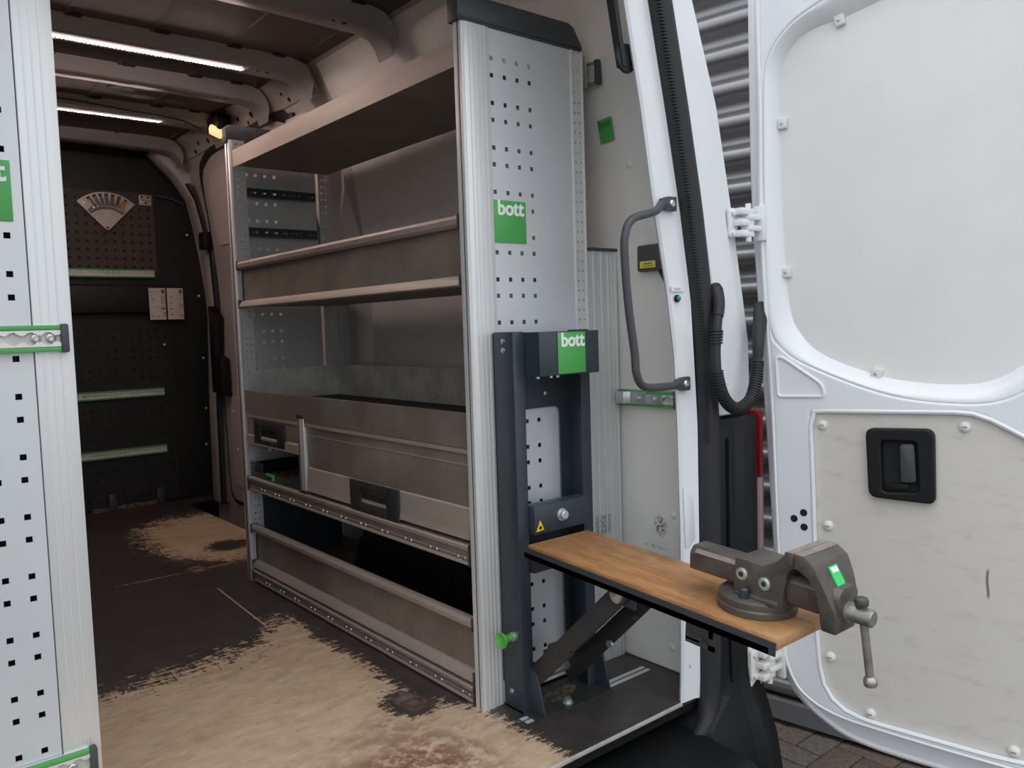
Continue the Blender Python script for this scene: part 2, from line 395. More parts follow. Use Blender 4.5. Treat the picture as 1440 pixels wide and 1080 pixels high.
# ---- ground with clinker pavers
gr = struct(MB().box(-7, 7, -7, 8, -.70, -.655).build('ground', 'sand'))
pv = [MB().box(-.0985, .0985, -.0485, .0485, -.035, .035).build('paver_tmp', k, None, bevel=.006).data for k in ('paver_brown', 'paver_grey', 'paver_red')]
for o in [o for o in COL.objects if o.name.startswith('paver_tmp')]: bpy.data.objects.remove(o)
cnt = 0
for i in range(-2, 12):
    for j in range(-4, 14):
        cx, cy = 1.88+i*.10, .80+j*.10      # herringbone cells
        k = (i-j) % 4
        if k == 0: px, py, rz = cx+.05, cy, 0
        elif k == 2: px, py, rz = cx, cy-.05, PI/2
        else: continue
        if not (1.70 < px < 2.78 and .5 < py < 2.1): continue
        o = bpy.data.objects.new('paver', pv[random.choice((0, 0, 1, 1, 2))]); COL.objects.link(o)
        o.location = (px, py, -.655+random.uniform(-.002, .003)); o.rotation_euler = (random.uniform(-.01, .01), random.uniform(-.01, .01), rz); o.parent = gr; cnt += 1
# ---- corrugated building wall beyond the van
wt = math.radians(9.0); wd = Vector((math.sin(wt), -math.cos(wt), 0)); wn = Vector((-math.cos(wt), -math.sin(wt), 0)); wo = Vector((2.64, 1.86, 0))
cl = struct(MB().add([tuple(wo-wn*.05+wd*a+Vector((0, 0, z))) for a, z in ((-5, -.7), (3, -.7), (3, 3.2), (-5, 3.2))]+[tuple(wo-wn*.15+wd*a+Vector((0, 0, z))) for a, z in ((-5, -.7), (3, -.7), (3, 3.2), (-5, 3.2))],
    [(0, 1, 2, 3), (7, 6, 5, 4), (0, 4, 5, 1), (1, 5, 6, 2), (2, 6, 7, 3), (3, 7, 4, 0)]).build('wall_outside', 'plinth'))
PER = .125; prof = [(t/18, .024*math.tanh(1.5*math.sin(2*PI*t/18))/.905) for t in range(18)]
for s0, s1, nm in ((-5, -1.52, 'cladding_sheet'), (-1.515, .58, 'cladding_sheet'), (.585, 3, 'cladding_sheet')):
    ring = []; z = -.52
    while z < 3.15:
        for t, d in prof: ring.append((z+t*PER, d))
        z += PER
    mb = MB()
    vs = [tuple(wo+wd*s+wn*d+Vector((0, 0, z))) for s in (s0, s1) for z, d in ring]; n = len(ring)
    vs += [tuple(wo+wd*s+wn*(d-.004)+Vector((0, 0, z))) for s in (s0, s1) for z, d in ring]
    mb.add(vs, [(i, i+1, n+i+1, n+i) for i in range(n-1)]+[(2*n+i, 3*n+i, 3*n+i+1, 2*n+i+1) for i in range(n-1)])
    mb.build(nm, 'cladding', cl, smooth=True)
R9 = Matrix.Translation(wo) @ Matrix.Rotation(-(PI/2-wt), 4, 'Z')
mb = MB(); mb.T = R9; mb.box(-5, 3, -.045, -.0, -.60, -.53); mb.build('base_flashing', 'plinth', cl)

# ---- van floor
fl = struct(MB().prism([(XL, YR), (XR+.05, YR), (XR+.05, 3.55), (1.40, 3.60), (1.40, 4.50), (XR+.05, 4.55), (XR+.05, YF), (XL, YF)], 'z', -.03, -.0125).build('floor', 'black_plastic'))
MB().prism([(XL, YR), (XR, YR), (XR, 3.1735), (XL, 3.1735)], 'z', -.012, 0).build('floor_panel', 'worn_floor', fl)
MB().prism([(XL, 3.1775), (XR, 3.1775), (XR, 3.55), (1.39, 3.60), (1.39, 4.50), (XR, 4.55), (XR, YF), (XL, YF)], 'z', -.012, 0).build('floor_panel', 'worn_floor', fl)
box('edge_trim', 'galvanised', fl, XL, 1.480, YR-.004, YR, -.008, .001, .0008)
for yy in (1.380, 1.398): box('lashing_slot', 'alu_profile', fl, 1.145, 1.565, yy-.0055, yy+.0055, -.004, .0015)
# side step well
box('step_well', 'black_void', fl, 1.40, XR+.05, 3.58, 4.50, -.22, -.20)
box('step_riser', 'black_plastic', fl, 1.392, 1.40, 3.58, 4.50, -.22, -.013)
# rear bumper step
st = struct(MB().prism([(YR-.02, -.06), (1.02, -.075), (.985, -.10), (.975, -.16), (.985, -.40), (1.05, -.45), (YR+.1, -.45), (YR+.1, -.06)], 'x', -.1, 1.50).build('trim_1', 'black_plastic', bevel=.01))
for k, (x0, x1, yy) in enumerate(((1.19, 1.31, 1.115), (1.20, 1.32, 1.075), (1.05, 1.16, 1.10), (.9, 1.02, 1.10))):
    MB().tube(spline([(x0, yy, -.0615-(YR-yy-.02)*.08), (x0+.06, yy+.012, -.0605-(YR-yy-.03)*.08), (x1, yy+.004, -.0615-(YR-yy-.02)*.08)], 6), .0014, 5).build('tread_line', 'grey_plastic', st)
# ---- side wall (lining), z -> inner x
XO = [(1.95, 1.45), (1.63, 1.545), (1.40, 1.632), (1.175, 1.684), (.95, 1.730), (.845, 1.750), (.6, 1.755)]
WPROF = [(0, 1.605), (.95, 1.605), (1.12, 1.598), (1.30, 1.578), (1.50, 1.548), (1.65, 1.515), (1.76, 1.478), (1.86, 1.43), (1.90, 1.405)]
wx = lambda z: lerp_tab(WPROF, z)[0]
def side(name, m, y0, y1, parent=None, off=0., z0=-.2, z1=1.90, sgn=1, thick=.13):
    zs = [z0]+[z for z, _ in WPROF if z0 < z < z1]+[z1]
    c = (XL+XR)/2
    f = lambda x: x if sgn > 0 else 2*c-x
    poly = [(f(wx(z)-off), z) for z in zs]+[(f(max(lerp_tab(XO, z)[0]-.012, wx(z)+.012) if thick > .05 else wx(z)-off+thick), z) for z in reversed(zs)]
    return MB().prism(poly, 'y', y0, y1).build(name, m, parent)
wr = struct(side('wall_right', 'body_inside', 1.26, YF+.1))
side('wall_panel', 'wall_lining', 1.262, 2.79, wr, .004, .004, 1.88, thick=.006)
struct(side('wall_left', 'body_inside', 1.22, YF+.1, sgn=-1))
for (y, z) in ((1.318, .41), (1.328, .063), (1.42, 1.30), (2.3, 1.45), (2.55, 1.2)):
    MB().lathe((wx(z)-.003, y, z), (-1, 0, 0), [(0, .009), (.003, .0085), (.006, .005), (.007, 0)], 12).build('panel_clip', 'white_cap', wr, smooth=True)
# slanted body pillar behind the shelving and the sliding door frame
MB().loft([[(wx(z)-.05, y, z), (wx(z)-.05, y+.17, z), (wx(z)+.02, y+.22, z), (wx(z)+.02, y-.05, z)] for z, y in ((-.02, 2.86), (.7, 2.83), (1.1, 2.82), (1.45, 2.90), (1.75, 2.95))]).build('body_pillar', 'body_inside', wr, bevel=.008)
MB().loft([[(wx(z)-.016, y, z), (wx(z)-.016, y+.03, z), (wx(z), y+.03, z), (wx(z), y, z)] for z, y in ((0, 3.05), (1.1, 3.03), (1.78, 3.10))]).build('door_seal', 'black_rubber', wr)
dp = rpoly([(3.12, .02), (4.34, .02), (4.38, .70), (4.33, 1.30), (4.25, 1.72), (4.0, 1.775), (3.16, 1.775)], [.05, .05, .2, .2, .14, .05, .08])
def sideplate(name, m, parent, poly, off, th, bevel=0):
    # thin panel that follows the curved side wall, built from level slices
    za, zb = min(p[1] for p in poly)+1e-4, max(p[1] for p in poly)-1e-4; K = 30; rings = []
    for k in range(K+1):
        z = za+(zb-za)*(.5-.5*math.cos(PI*k/K)); ys = []
        for p, q in zip(poly, poly[1:]+poly[:1]):
            if (p[1]-z)*(q[1]-z) < 0: ys.append(p[0]+(q[0]-p[0])*(z-p[1])/(q[1]-p[1]))
        y0, y1 = min(ys), max(ys)
        rings.append([(wx(z)-off, y0, z), (wx(z)-off, y1, z), (wx(z)-off+th, y1, z), (wx(z)-off+th, y0, z)])
    return MB().loft(rings).build(name, m, parent, smooth=True)
def zfine(poly): return resample(poly, 80)
sideplate('sliding_door_seal', 'black_rubber', wr, zfine([(p[0]+(.035 if p[0] > 3.7 else -.035), p[1]+(.035 if p[1] > .8 else -.02)) for p in dp]), .012, .01)
sideplate('sliding_door_shell', 'body_inside', wr, zfine(dp), .020, .012)
sideplate('door_lining', 'lining', wr, zfine(rpoly([(3.2, 1.36), (4.23, 1.36), (4.21, 1.62), (4.08, 1.71), (3.25, 1.71)], .05)), .027, .01)
sideplate('door_lining', 'lining', wr, zfine(rpoly([(3.2, .72), (4.16, .72), (4.20, 1.0), (4.14, 1.24), (3.25, 1.24)], .08)), .025, .01)
sideplate('door_lining', 'lining', wr, zfine(rpoly([(3.2, .10), (4.26, .10), (4.28, .58), (3.2, .58)], .04)), .027, .01)
for (y, z) in ((4.16, 1.42), (3.9, 1.60), (4.1, .95), (4.2, .3), (4.24, .5)):
    MB().lathe((wx(z)-.027, y, z), (-1, 0, 0), [(0, .008), (.004, .006), (.005, 0)], 10).build('panel_clip', 'white_cap', wr)
# front door pillar with black trim
MB().loft([[(x, 4.44, z), (x, 4.56, z), (1.74, 4.56, z), (1.74, 4.44, z)] for z, x in ((-.02, 1.555), (.5, 1.56), (1.05, 1.58), (1.35, 1.565), (1.62, 1.50), (1.74, 1.42), (1.86, 1.30))]).build('front_pillar', 'body_inside', wr, bevel=.01)
MB().loft([[(x, 4.405, z), (x+.02, 4.40, z), (x+.02, 4.44, z), (x, 4.44, z)] for z, x in ((-.02, 1.556), (.5, 1.56), (1.05, 1.58), (1.35, 1.565), (1.62, 1.505), (1.70, 1.46))]).build('pillar_seal', 'black_rubber', wr)
MB().prism([(4.30, 1.0), (4.40, 1.06), (4.40, .60), (4.24, .58), (4.25, .78), (4.33, .80)], 'x', 1.53, 1.575).build('belt_trim', 'black_plastic', wr, bevel=.004)
box('door_catch', 'black_plastic', wr, 1.515, 1.57, 4.36, 4.44, 1.36, 1.45, .006)
# ---- roof
rf = struct(MB().box(-.02, 1.44, 1.20, YF+.1, 1.895, 1.92).build('ceiling', 'roof_skin'))
for sg in (1, -1):
    f = lambda x: x if sg > 0 else 1.42-x
    MB().prism([(f(1.375), 1.90), (f(1.418), 1.862), (f(1.446), 1.805), (f(1.52), 1.805), (f(1.60), 1.92), (f(1.375), 1.925)], 'y', 2.86, YF+.1).build('cant_rail', 'body_inside', rf, bevel=.006)
for k in range(6): MB().tube([(x, 1.3, 1.894) for x in ()] or [(.10+k*.25, 1.30, 1.897), (.10+k*.25, YF, 1.897)], .009, 6).build('roof_swage', 'roof_skin', rf, smooth=True)
def bow(y, w=.095):
    pts = [(.012, 1.765), (.028, 1.800), (.05, 1.828), (.09, 1.838), (.4, 1.845), (1.02, 1.845), (1.33, 1.838), (1.375, 1.826), (1.398, 1.800), (1.412, 1.765)]
    rings = []
    for (x, z) in pts:
        rings.append([(x, y-w/2-.02, z+.055), (x, y-w/2, z+.004), (x, y-w/2+.006, z), (x, y+w/2-.006, z), (x, y+w/2, z+.004), (x, y+w/2+.02, z+.055)])
    b = MB().loft(rings).build('roof_bow', 'roof_bow', rf, smooth=True)
    for x, r in ((1.22, .006), (1.255, .009), (1.30, .007), (1.335, .014)):
        zz = 1.8405
        o = MB().cyl((x, y-.02, zz+.003), (x, y-.02, zz-.001), r, 12).build('access_hole', 'black_void'); o.parent = b
    return b
for y in (1.62, 2.30, 2.88, 3.28, 3.78, 4.35): bow(y)
for y in (2.30, 2.88, 3.28, 3.78):                       # rubber pads between bow and skin
    for x in (.35, .62, .88, 1.12, 1.28): box('pad', 'black_rubber', rf, x-.022, x+.022, y-.085, y-.062, 1.888, 1.897)
for (y, z, r) in ((2.98, 1.845, .014), (3.08, 1.822, .010), (3.12, 1.85, .007), (3.44, 1.84, .013), (3.50, 1.820, .008), (3.58, 1.85, .010), (3.98, 1.835, .012), (4.10, 1.845, .009), (4.18, 1.82, .011)):
    xx = 1.418+(1.862-z)*.491
    MB().cyl((xx-.002, y, z-.001), (xx+.012, y, z+.006), r, 10).build('access_hole', 'black_void', rf)
MB().lathe((.93, 3.52, 1.895), (0, 0, -1), [(0, .05), (.006, .05), (.007, .04), (.003, 0)], 20).build('roof_grommet', 'black_rubber', rf)
MB().tube(spline([(.3, 3.70, 1.865), (.55, 3.69, 1.852), (.75, 3.70, 1.868), (1.0, 3.69, 1.852), (1.2, 3.70, 1.845), (1.30, 3.68, 1.81)], 8), .0035, 6).build('lamp_cable', 'black_rubber', rf)
# rear roof header
struct(MB().box(-.05, 1.47, 1.15, 1.25, 1.80, 1.95).build('trim_2', 'white_paint'))
# ---- bulkhead
wf = struct(box('wall_front', 'partition', None, XL-.1, 1.76, YF, YF+.05, -.25, 1.92))
PH = .038
holes = [(.62+i*.0435, 1.273+j*.0435, .0062, .0062) for i in range(17) for j in range(9)]
perf('perforated_board', 'partition_brown', wf, 'y', YF-.012, .004, .58, 1.345, 1.235, 1.665, holes)
for z0 in (.93, .83, .69, .59, .50, .42, .34, .19, .10): pass
holes = []
for r in range(9):
    for dz in (0, .042):
        z = .06+r*.105+dz
        for i in range(19):
            if i % 7 != 6: holes.append((.60+i*.0425, z, .0055, .0055))
perf('perforated_board', 'partition_perf', wf, 'y', YF-.012, .004, .56, 1.39, .02, 1.00, holes)
box('beam', 'partition', wf, .45, 1.44, YF-.05, YF, 1.03, 1.18, .02)
MB().tube([(1.345, YF-.02, 1.655), (1.44, YF-.02, 1.645), (1.50, YF-.02, 1.62)], .006, 6).build('edge_wire', 'grey_plastic', wf)
for x in (1.05, 1.29): box('floor_bracket', 'anthracite', wf, x-.02, x+.02, YF-.035, YF-.012, .0, .09, .003)
box('kick_strip', 'dirt', wf, .95, 1.30, YF-.016, YF-.0125, .0005, .022)
for (x, z) in ((1.36, .86), (1.50, 1.45), (1.545, 1.12), (1.55, .78), (1.55, .50), (1.54, .3)):
    MB().lathe((x, YF-.05 if x > 1.4 else YF-.012, z), (0, -1, 0), [(0, .008), (.004, .007), (.006, 0)], 8).build('screw', 'steel', wf)
# ---- rear right corner: flange, weather strip, outer pillar, plastic cover
PT = [(1.95, 1.235, .07, .06, .12), (1.6, 1.325, .068, .060, .10), (1.37, 1.375, .072, .058, .125), (1.17, 1.41, .080, .056, .145), (.97, 1.452, .065, .068, .15), (.82, 1.475, .052, .083, .14), (.66, 1.482, .055, .075, .14), (.40, 1.487, .050, .075, .15), (.05, 1.480, .053, .07, .15), (-.02, 1.476, .055, .07, .15)]
zs = [z/40 for z in range(0, 78)]
def P4(z): return lerp_tab(PT, z)
fr = struct(MB().loft([[(P4(z)[0], 1.205, z), (P4(z)[0]+.004, 1.199, z), (P4(z)[0]+P4(z)[1]-.012, 1.196, z), (P4(z)[0]+P4(z)[1], 1.19, z), (P4(z)[0]+P4(z)[1], 1.215, z), (P4(z)[0]+.02, 1.215, z)] for z in zs]).build('trim_3', 'white_paint', smooth=True))
MB().loft([[(P4(z)[0]+.004, 1.212, z), (P4(z)[0]+P4(z)[1], 1.214, z), (max(P4(z)[0]+P4(z)[1]+.06, lerp_tab(XO, z)[0]-.012), 1.214, z), (max(P4(z)[0]+P4(z)[1]+.06, lerp_tab(XO, z)[0]-.012), 1.262, z), (min(wx(z)+.004, 1.61), 1.264, z)] for z in zs]).build('flange_back', 'white_paint', fr)
for (dx, z, r) in ((.045, 1.475, .0045), (.045, 1.435, .0045), (.042, 1.322, .005), (.035, .552, .0045), (.016, .475, .004), (.028, .47, .004), (.018, .425, .004), (.030, .418, .004), (.028, .325, .0045), (.026, .082, .0045)):
    MB().lathe((P4(z)[0]+dx, 1.1985, z), (0, -1, 0), [(0, r), (.0012, r), (.0012, 0)], 10).build('access_hole', 'black_void', fr)
MB().prism([(P4(.50)[0]+.004, .515), (P4(.5)[0]+.04, .48), (P4(.5)[0]+.045, .385), (P4(.4)[0]+.006, .37)], 'y', 1.1945, 1.199).build('doubler_plate', 'white_paint', fr, bevel=.001)
sl = MB()
path = [(lerp_tab(PT, z)[0]+lerp_tab(PT, z)[1]+lerp_tab(PT, z)[2]*.42, 1.188, z) for z in [1.95-.05*i for i in range(39)]]
path += [(1.557, 1.185, .0), (1.548, 1.18, -.035), (1.525, 1.172, -.06), (1.485, 1.165, -.078), (1.42, 1.16, -.088), (1.30, 1.155, -.092), (.7, 1.15, -.095), (0, 1.15, -.095)]
ws = struct(MB().tube(path, [.030]*39+[.028, .026, .022, .018, .014, .012, .010, .010], 12).build('trim_4', 'black_rubber', smooth=True))
for k in range(1):
    z = 1.60
    if z < .60: break
    a = P4(z); x = a[0]+a[1]+.004
    MB().box(a[0]+a[1]+a[2]*.42-.028, a[0]+a[1]+a[2]*.42-.018, 1.164, 1.180, z-.0019, z+.0019).build('seal_rib', 'black_rubber', ws) if k == 0 else None
ribm = bpy.data.meshes.get('seal_rib')
for k in range(1, 145):
    z = 1.60-k*.0068; a = P4(z); x0 = P4(1.60); o = bpy.data.objects.new('seal_rib', ribm); COL.objects.link(o); o.parent = ws
    o.location = (a[0]+a[1]+a[2]*.42-x0[0]-x0[1]-x0[2]*.42, 0, z-1.60)
op = struct(MB().loft([[(P4(z)[0]+P4(z)[1]+.012, 1.21, z), (P4(z)[0]+P4(z)[1]+P4(z)[2]-.004, 1.172, z), (lerp_tab(XO, z)[0]-.055, 1.176, z), (lerp_tab(XO, z)[0]-.048, 1.184, z), (lerp_tab(XO, z)[0]-.014, 1.186, z), (lerp_tab(XO, z)[0], 1.198, z), (lerp_tab(XO, z)[0]+.012, 1.26, z), (P4(z)[0]+P4(z)[1]+.012, 1.26, z)] for z in zs if z >= .66]).build('trim_5', 'white_paint', smooth=True))
# black corner cover running into the bumper
CV = []
for z, dy, xr in ((.665, 0, 1.755), (.3, 0, 1.757), (.05, -.004, 1.755), (-.01, -.012, 1.75), (-.06, -.03, 1.745), (-.12, -.05, 1.738), (-.2, -.065, 1.73), (-.32, -.07, 1.71), (-.45, -.05, 1.68), (-.5, 0, 1.66)):
    xi = 1.585 if z > -.02 else (1.56 if z > -.05 else 1.49)
    CV.append([(xi, 1.255, z), (xi, 1.182+dy*.6, z), (xi+.02, 1.170+dy, z), (1.648, 1.166+dy, z), (1.664, 1.150+dy*1.1, z), (1.70, 1.148+dy*1.1, z), (1.728, 1.158+dy, z), (xr, 1.190+dy*.8, z), (xr+.005, 1.255, z)])
cv = struct(MB().loft(CV).build('trim_6', 'black_plastic', smooth=True, bevel=.003))
MB().prism([(1.615, .62), (1.622, .62), (1.622, .02), (1.615, .02)], 'y', 1.158, 1.172).build('cover_ridge', 'black_plastic', cv, bevel=.002)
MB().loft([[(1.664, 1.146+d, z), (1.712, 1.146+d, z), (1.712, 1.16, z), (1.664, 1.16, z)] for z, d in ((.13, -.004), (.085, -.004), (-.005, -.008))]).build('hinge_panel', 'white_paint', cv, bevel=.003)
MB().prism([(1.10, -.33), (1.12, -.315), (1.18, -.315), (1.18, -.36), (1.10, -.36)], 'x', 1.60, 1.735).build('reflector', 'tail_red', cv, bevel=.004)

# tail lamp on the corner
tl = thing('tail_lamp', 'red and clear tail lamp on the outer corner beside the black corner cover', 'tail lamp', (1.76, 1.23, .25))
def lamp_part(nm, m, z0, z1, r=.0):
    return MB().loft([[(1.756, 1.168, z), (1.778, 1.172, z), (1.792, 1.20, z), (1.796, 1.30, z), (1.766, 1.30, z), (1.757, 1.20, z)] for z in (z0, z1)]).build(nm, m, tl, bevel=.005)
lamp_part('red_lens', 'tail_red', .505, .672); lamp_part('clear_lens', 'tail_clear', .27, .503)

# ================================================================== REAR DOOR
DT = math.radians(12)
door = thing('door_1', 'open white rear door with grey lower lining board', 'door', (1.74, 1.15, 0), (0, 0, -(PI/2-DT)), local=True)
del door['category']; struct(door)
outer = smooth_closed([(-.047, 1.68), (-.045, 1.337), (-.041, 1.163), (-.031, .986), (-.015, .701), (.005, .341), (.016, .123), (.027, .028), (.057, -.043), (.118, -.09), (.194, -.118), (.34, -.128), (.66, -.128), (.77, -.09), (.80, 0.05), (.80, .6), (.79, 1.2), (.74, 1.70), (.66, 1.82), (.3, 1.85), (0, 1.83), (-.045, 1.78)], 5)
plate('outer_skin', 'white_paint', door, [outer], .045, .085, .008)
inner = smooth_closed([(.002, 1.70), (.001, 1.40), (.001, 1.155), (.011, .93), (.024, .706), (.038, .32), (.048, .12), (.060, .045), (.092, -.012), (.165, -.048), (.292, -.060), (.505, -.066), (.65, -.066), (.72, -.04), (.755, .06), (.76, .6), (.75, 1.2), (.70, 1.68), (.62, 1.76), (.3, 1.78), (.06, 1.77)], 5)
recess = smooth_closed([(.154, 1.617), (.073, 1.580), (.022, 1.519), (.009, 1.44), (.009, 1.154), (.018, .90), (.051, .827), (.135, .777), (.291, .722), (.432, .708), (.515, .720), (.580, .765), (.640, .83), (.67, .93), (.67, 1.2), (.65, 1.48), (.62, 1.60), (.54, 1.66), (.40, 1.672), (.27, 1.655)], 5)
window = smooth_closed([(.184, 1.576), (.112, 1.568), (.066, 1.541), (.041, 1.485), (.038, 1.322), (.042, 1.153), (.058, .93), (.092, .852), (.142, .809), (.222, .776), (.299, .755), (.399, .746), (.480, .754), (.542, .790), (.60, .85), (.635, .95), (.635, 1.2), (.62, 1.45), (.59, 1.56), (.52, 1.615), (.40, 1.625), (.278, 1.596)], 5)
lowp = rpoly([(.116, .655), (.118, .679), (.453, .689), (.49, .676), (.60, .615), (.66, .55), (.68, .3), (.68, .02), (.64, -.045), (.50, -.052), (.235, -.046), (.175, -.03), (.140, .02), (.129, .124), (.122, .471)], [.02, .02, .05, .03, .06, .06, .05, .06, .05, .02, .04, .04, .04, .03, .03], 4)
tri = rpoly([(.036, .806), (.052, .806), (.146, .742), (.150, .714), (.040, .711)], [.008, .01, .02, .01, .01], 4)
# shrink the pressed opening by its rim
fp = plate('frame', 'white_paint', door, [inner, recess, lowp], 0, .05, .007, 3)
# smooth wide step down to the window blank
N = 140
def align(poly, ref):
    a = resample(poly, N)
    k = min(range(N), key=lambda i: (Vector(a[i])-Vector(ref)).length); a = a[k:]+a[:k]
    ar = sum(a[i-1][0]*a[i][1]-a[i][0]*a[i-1][1] for i in range(N))
    if ar < 0: a = [a[0]]+a[:0:-1]
    return a
A = align(recess, (.01, 1.2)); B = align(window, (.042, 1.2))
mb = MB(); vs = []; fs = []; st_ = ((-.12, .007), (0, .002), (.12, .0015), (.30, .005), (.55, .014), (.8, .026), (1.0, .038), (1.0, .05))
for t, d in st_:
    for p, q in zip(A, B): vs.append((p[0]+(q[0]-p[0])*t, d, p[1]+(q[1]-p[1])*t))
for k in range(len(st_)-1):
    for i in range(N): j = (i+1) % N; fs.append((k*N+i, k*N+j, (k+1)*N+j, (k+1)*N+i))
mb.add(vs, fs).build('window_surround', 'white_paint', door, smooth=True)
plate('window_blank', 'lining_door', door, [[tuple(Vector(p)+(Vector(p)-Vector((.33, 1.18))).normalized()*.004) for p in window]], .036, .042)
plate('lower_board', 'scuffed_board', door, [[(p[0]+(.004 if p[0] < .4 else -.004)*0, p[1]) for p in lowp]], .009, .016)
# raised beads: triangle pressing, and rim beads of the lower opening
def bead(name, poly, r, y, m='white_paint', close=True):
    pts = resample(poly, 64); pts = [(p[0], y, p[1]) for p in pts]
    pts = pts+[pts[0], pts[1]]
    return MB().tube(pts, r, 8).build(name, m, door, smooth=True)
bead('pressed_bead', tri, .0042, -.0005)
bead('rim_bead', resample(lowp, 120), .006, .003)
MB().tube([(p[0]+.0, .004, p[1]) for p in inner], .006, 6).build('edge_bead', 'white_paint', door, smooth=True)
mb = MB().tube([(p[0]+(.020 if p[0] < .4 else -.02), .0475, p[1]) for p in outer]+[(outer[0][0]+.02, .0475, outer[0][1])], .008, 6); mb.build('door_gasket', 'white_paint', door, smooth=True)
mb = MB().prism([(.03, 1.79), (.001, 1.155), (.024, .706), (.05, .08), (.10, -.02), (.70, -.05), (.75, .1), (.69, 1.7)], 'y', .03, .05); 
# handle
hb = plate('handle_bezel', 'black_plastic', door, [rpoly([(.243, .645), (.384, .650), (.387, .485), (.250, .488)], [.018, .02, .016, .02], 5), rpoly([(.276, .619), (.350, .621), (.355, .508), (.280, .502)], .01, 4)], -.010, .012, .004, 3)
def dsub(name, mb, m, part, **k):
    o = mb.build(name, m, None, **k); o.parent = part; return o
dsub('handle_cup', MB().box(.27, .36, .008, .014, .495, .625), 'black_void', hb)
MB_ = MB().prism(rpoly([(.315, .613), (.344, .615), (.349, .530), (.318, .527)], .008, 4), 'y', -.007, .006); dsub('pull_lever', MB_, 'grey_plastic', hb, bevel=.002)
dsub('cup_lip', MB().prism(rpoly([(.285, .520), (.333, .524), (.333, .512), (.285, .508)], .003, 3), 'y', -.001, .008), 'black_plastic', hb, bevel=.002)
for (s, z) in ((.143, .646), (.441, .657), (.155, .406), (.159, .087), (.250, -.028), (.538, -.030), (.63, .45), (.63, .15)):
    b = MB().lathe((s, .009, z), (0, -1, 0), [(0, .012), (.004, .0118), (.007, .009), (.0085, .004), (.009, 0)], 16).build('panel_clip', 'white_cap', door, smooth=True)
    dsub('clip_slot', MB().box(s-.005, s+.005, .009-.0096, .009-.0086, z-.001, z+.001), 'grey_ink', b)
for (s, z) in ((.100, .432), (.077, .415), (.101, .397)):
    MB().lathe((s, .0002, z), (0, -1, 0), [(0, .0088), (.0012, .0088), (.0012, 0)], 14).build('access_hole', 'black_void', door)
for (s, z, a) in ((.045, 1.365, 0), (.178, 1.572, .2), (.052, 1.01, 0), (.258, .767, -.3)):
    mb = MB(); mb.T = Matrix.Translation((s, .031, z)) @ Matrix.Rotation(-a, 4, 'Y'); mb.box(-.011, .011, -.006, .004, -.012, .012)
    c = mb.build('glass_clip', 'white_cap', door, bevel=.002)
    dsub('clip_screw', MB().lathe((s-.002, .025, z), (0, -1, 0), [(0, .004), (.002, .003), (.0025, 0)], 8), 'steel', c)
# hinges, each a thing of its own between pillar and door
def hinge(x, y, z, label, s=1.0, rust=False):
    h = thing('door_hinge', label, 'hinge', (x, y, z), group='rear door hinges')
    m = 'white_paint' if not rust else 'white_cap'
    MB().prism(rpoly([(x-.045, z-.035*s), (x-.012, z-.035*s), (x-.012, z+.035*s), (x-.045, z+.035*s)], .01, 3), 'y', y+.006, y+.014).build('pillar_plate', m, h, bevel=.002)
    for k, dz in enumerate((.026, .0, -.026)):
        MB().box(x-.030, x+.020, y-.020, y+.008, z+dz*s-.008, z+dz*s+.008).build('pillar_knuckle' if k != 1 else 'door_knuckle', m, h, bevel=.004)
    for dz in (.013, -.013):
        MB().box(x-.006, x+.055, y-.024, y+.004, z+dz*s-.007, z+dz*s+.007).build('door_knuckle', m, h, bevel=.004)
    MB().cyl((x+.004, y-.012, z-.045*s), (x+.004, y-.012, z+.045*s), .007, 12).build('hinge_pin', m, h, smooth=True)
    MB().prism([(x+.04, z-.042*s), (x+.055, z-.042*s), (x+.055, z+.042*s), (x+.04, z+.042*s)], 'y', y-.03, y+.0).build('door_plate', m, h, bevel=.003)
    for dz in (.024, -.024): MB().lathe((x-.032, y+.006, z+dz*s), (0, -1, 0), [(0, .008), (.006, .008), (.007, 0)], 6).build('bolt', m, h)
hinge(1.690, 1.165, 1.130, 'upper white hinge between outer pillar and open rear door')
hinge(1.706, 1.128, .055, 'lower dirty white hinge below the vice bench', 1.1, True)
# corrugated cable conduit
cc = thing('cable_conduit', 'black corrugated cable hose looping from the white pillar to the rear door', 'cable hose', (1.65, 1.15, .70))
MB().prism(rpoly([(1.566, .900), (1.600, .905), (1.607, .97), (1.585, .992), (1.562, .975)], .016, 5), 'y', 1.158, 1.180).build('grommet', 'black_rubber', cc, bevel=.006)
path = spline([(1.580, 1.165, .970), (1.567, 1.148, .935), (1.548, 1.140, .885), (1.540, 1.138, .82), (1.544, 1.136, .765), (1.563, 1.132, .718), (1.602, 1.128, .693), (1.646, 1.122, .708), (1.672, 1.122, .752), (1.684, 1.124, .80), (1.700, 1.132, .855), (1.768, 1.168, .93)], 16)
MB().tube(path, .0115, 10).build('hose_core', 'black_rubber', cc, smooth=True)
MB().tube(path[0:26], [.017-.004*i/25 for i in range(26)], 12).build('hose_boot', 'black_rubber', cc, smooth=True)
MB().tube(path[-30:], [.0125+.006*i/29 for i in range(30)], 12).build('hose_boot', 'black_rubber', cc, smooth=True)
seg = [i for i in range(30, len(path)-28)]
dense = []
acc = 0
for i in range(len(path)-1):
    a, b = path[i], path[i+1]; L = (b-a).length
    while acc < L: dense.append((a.lerp(b, acc/L), (b-a).normalized(), i)); acc += .0066
    acc -= L
for (p, t, i) in dense:
    if 34 <= i <= 40 or 58 <= i <= len(path)-34:
        MB().cyl(p-t*.0019, p+t*.0019, .0152, 12).build('hose_ring', 'black_rubber', cc, smooth=True)

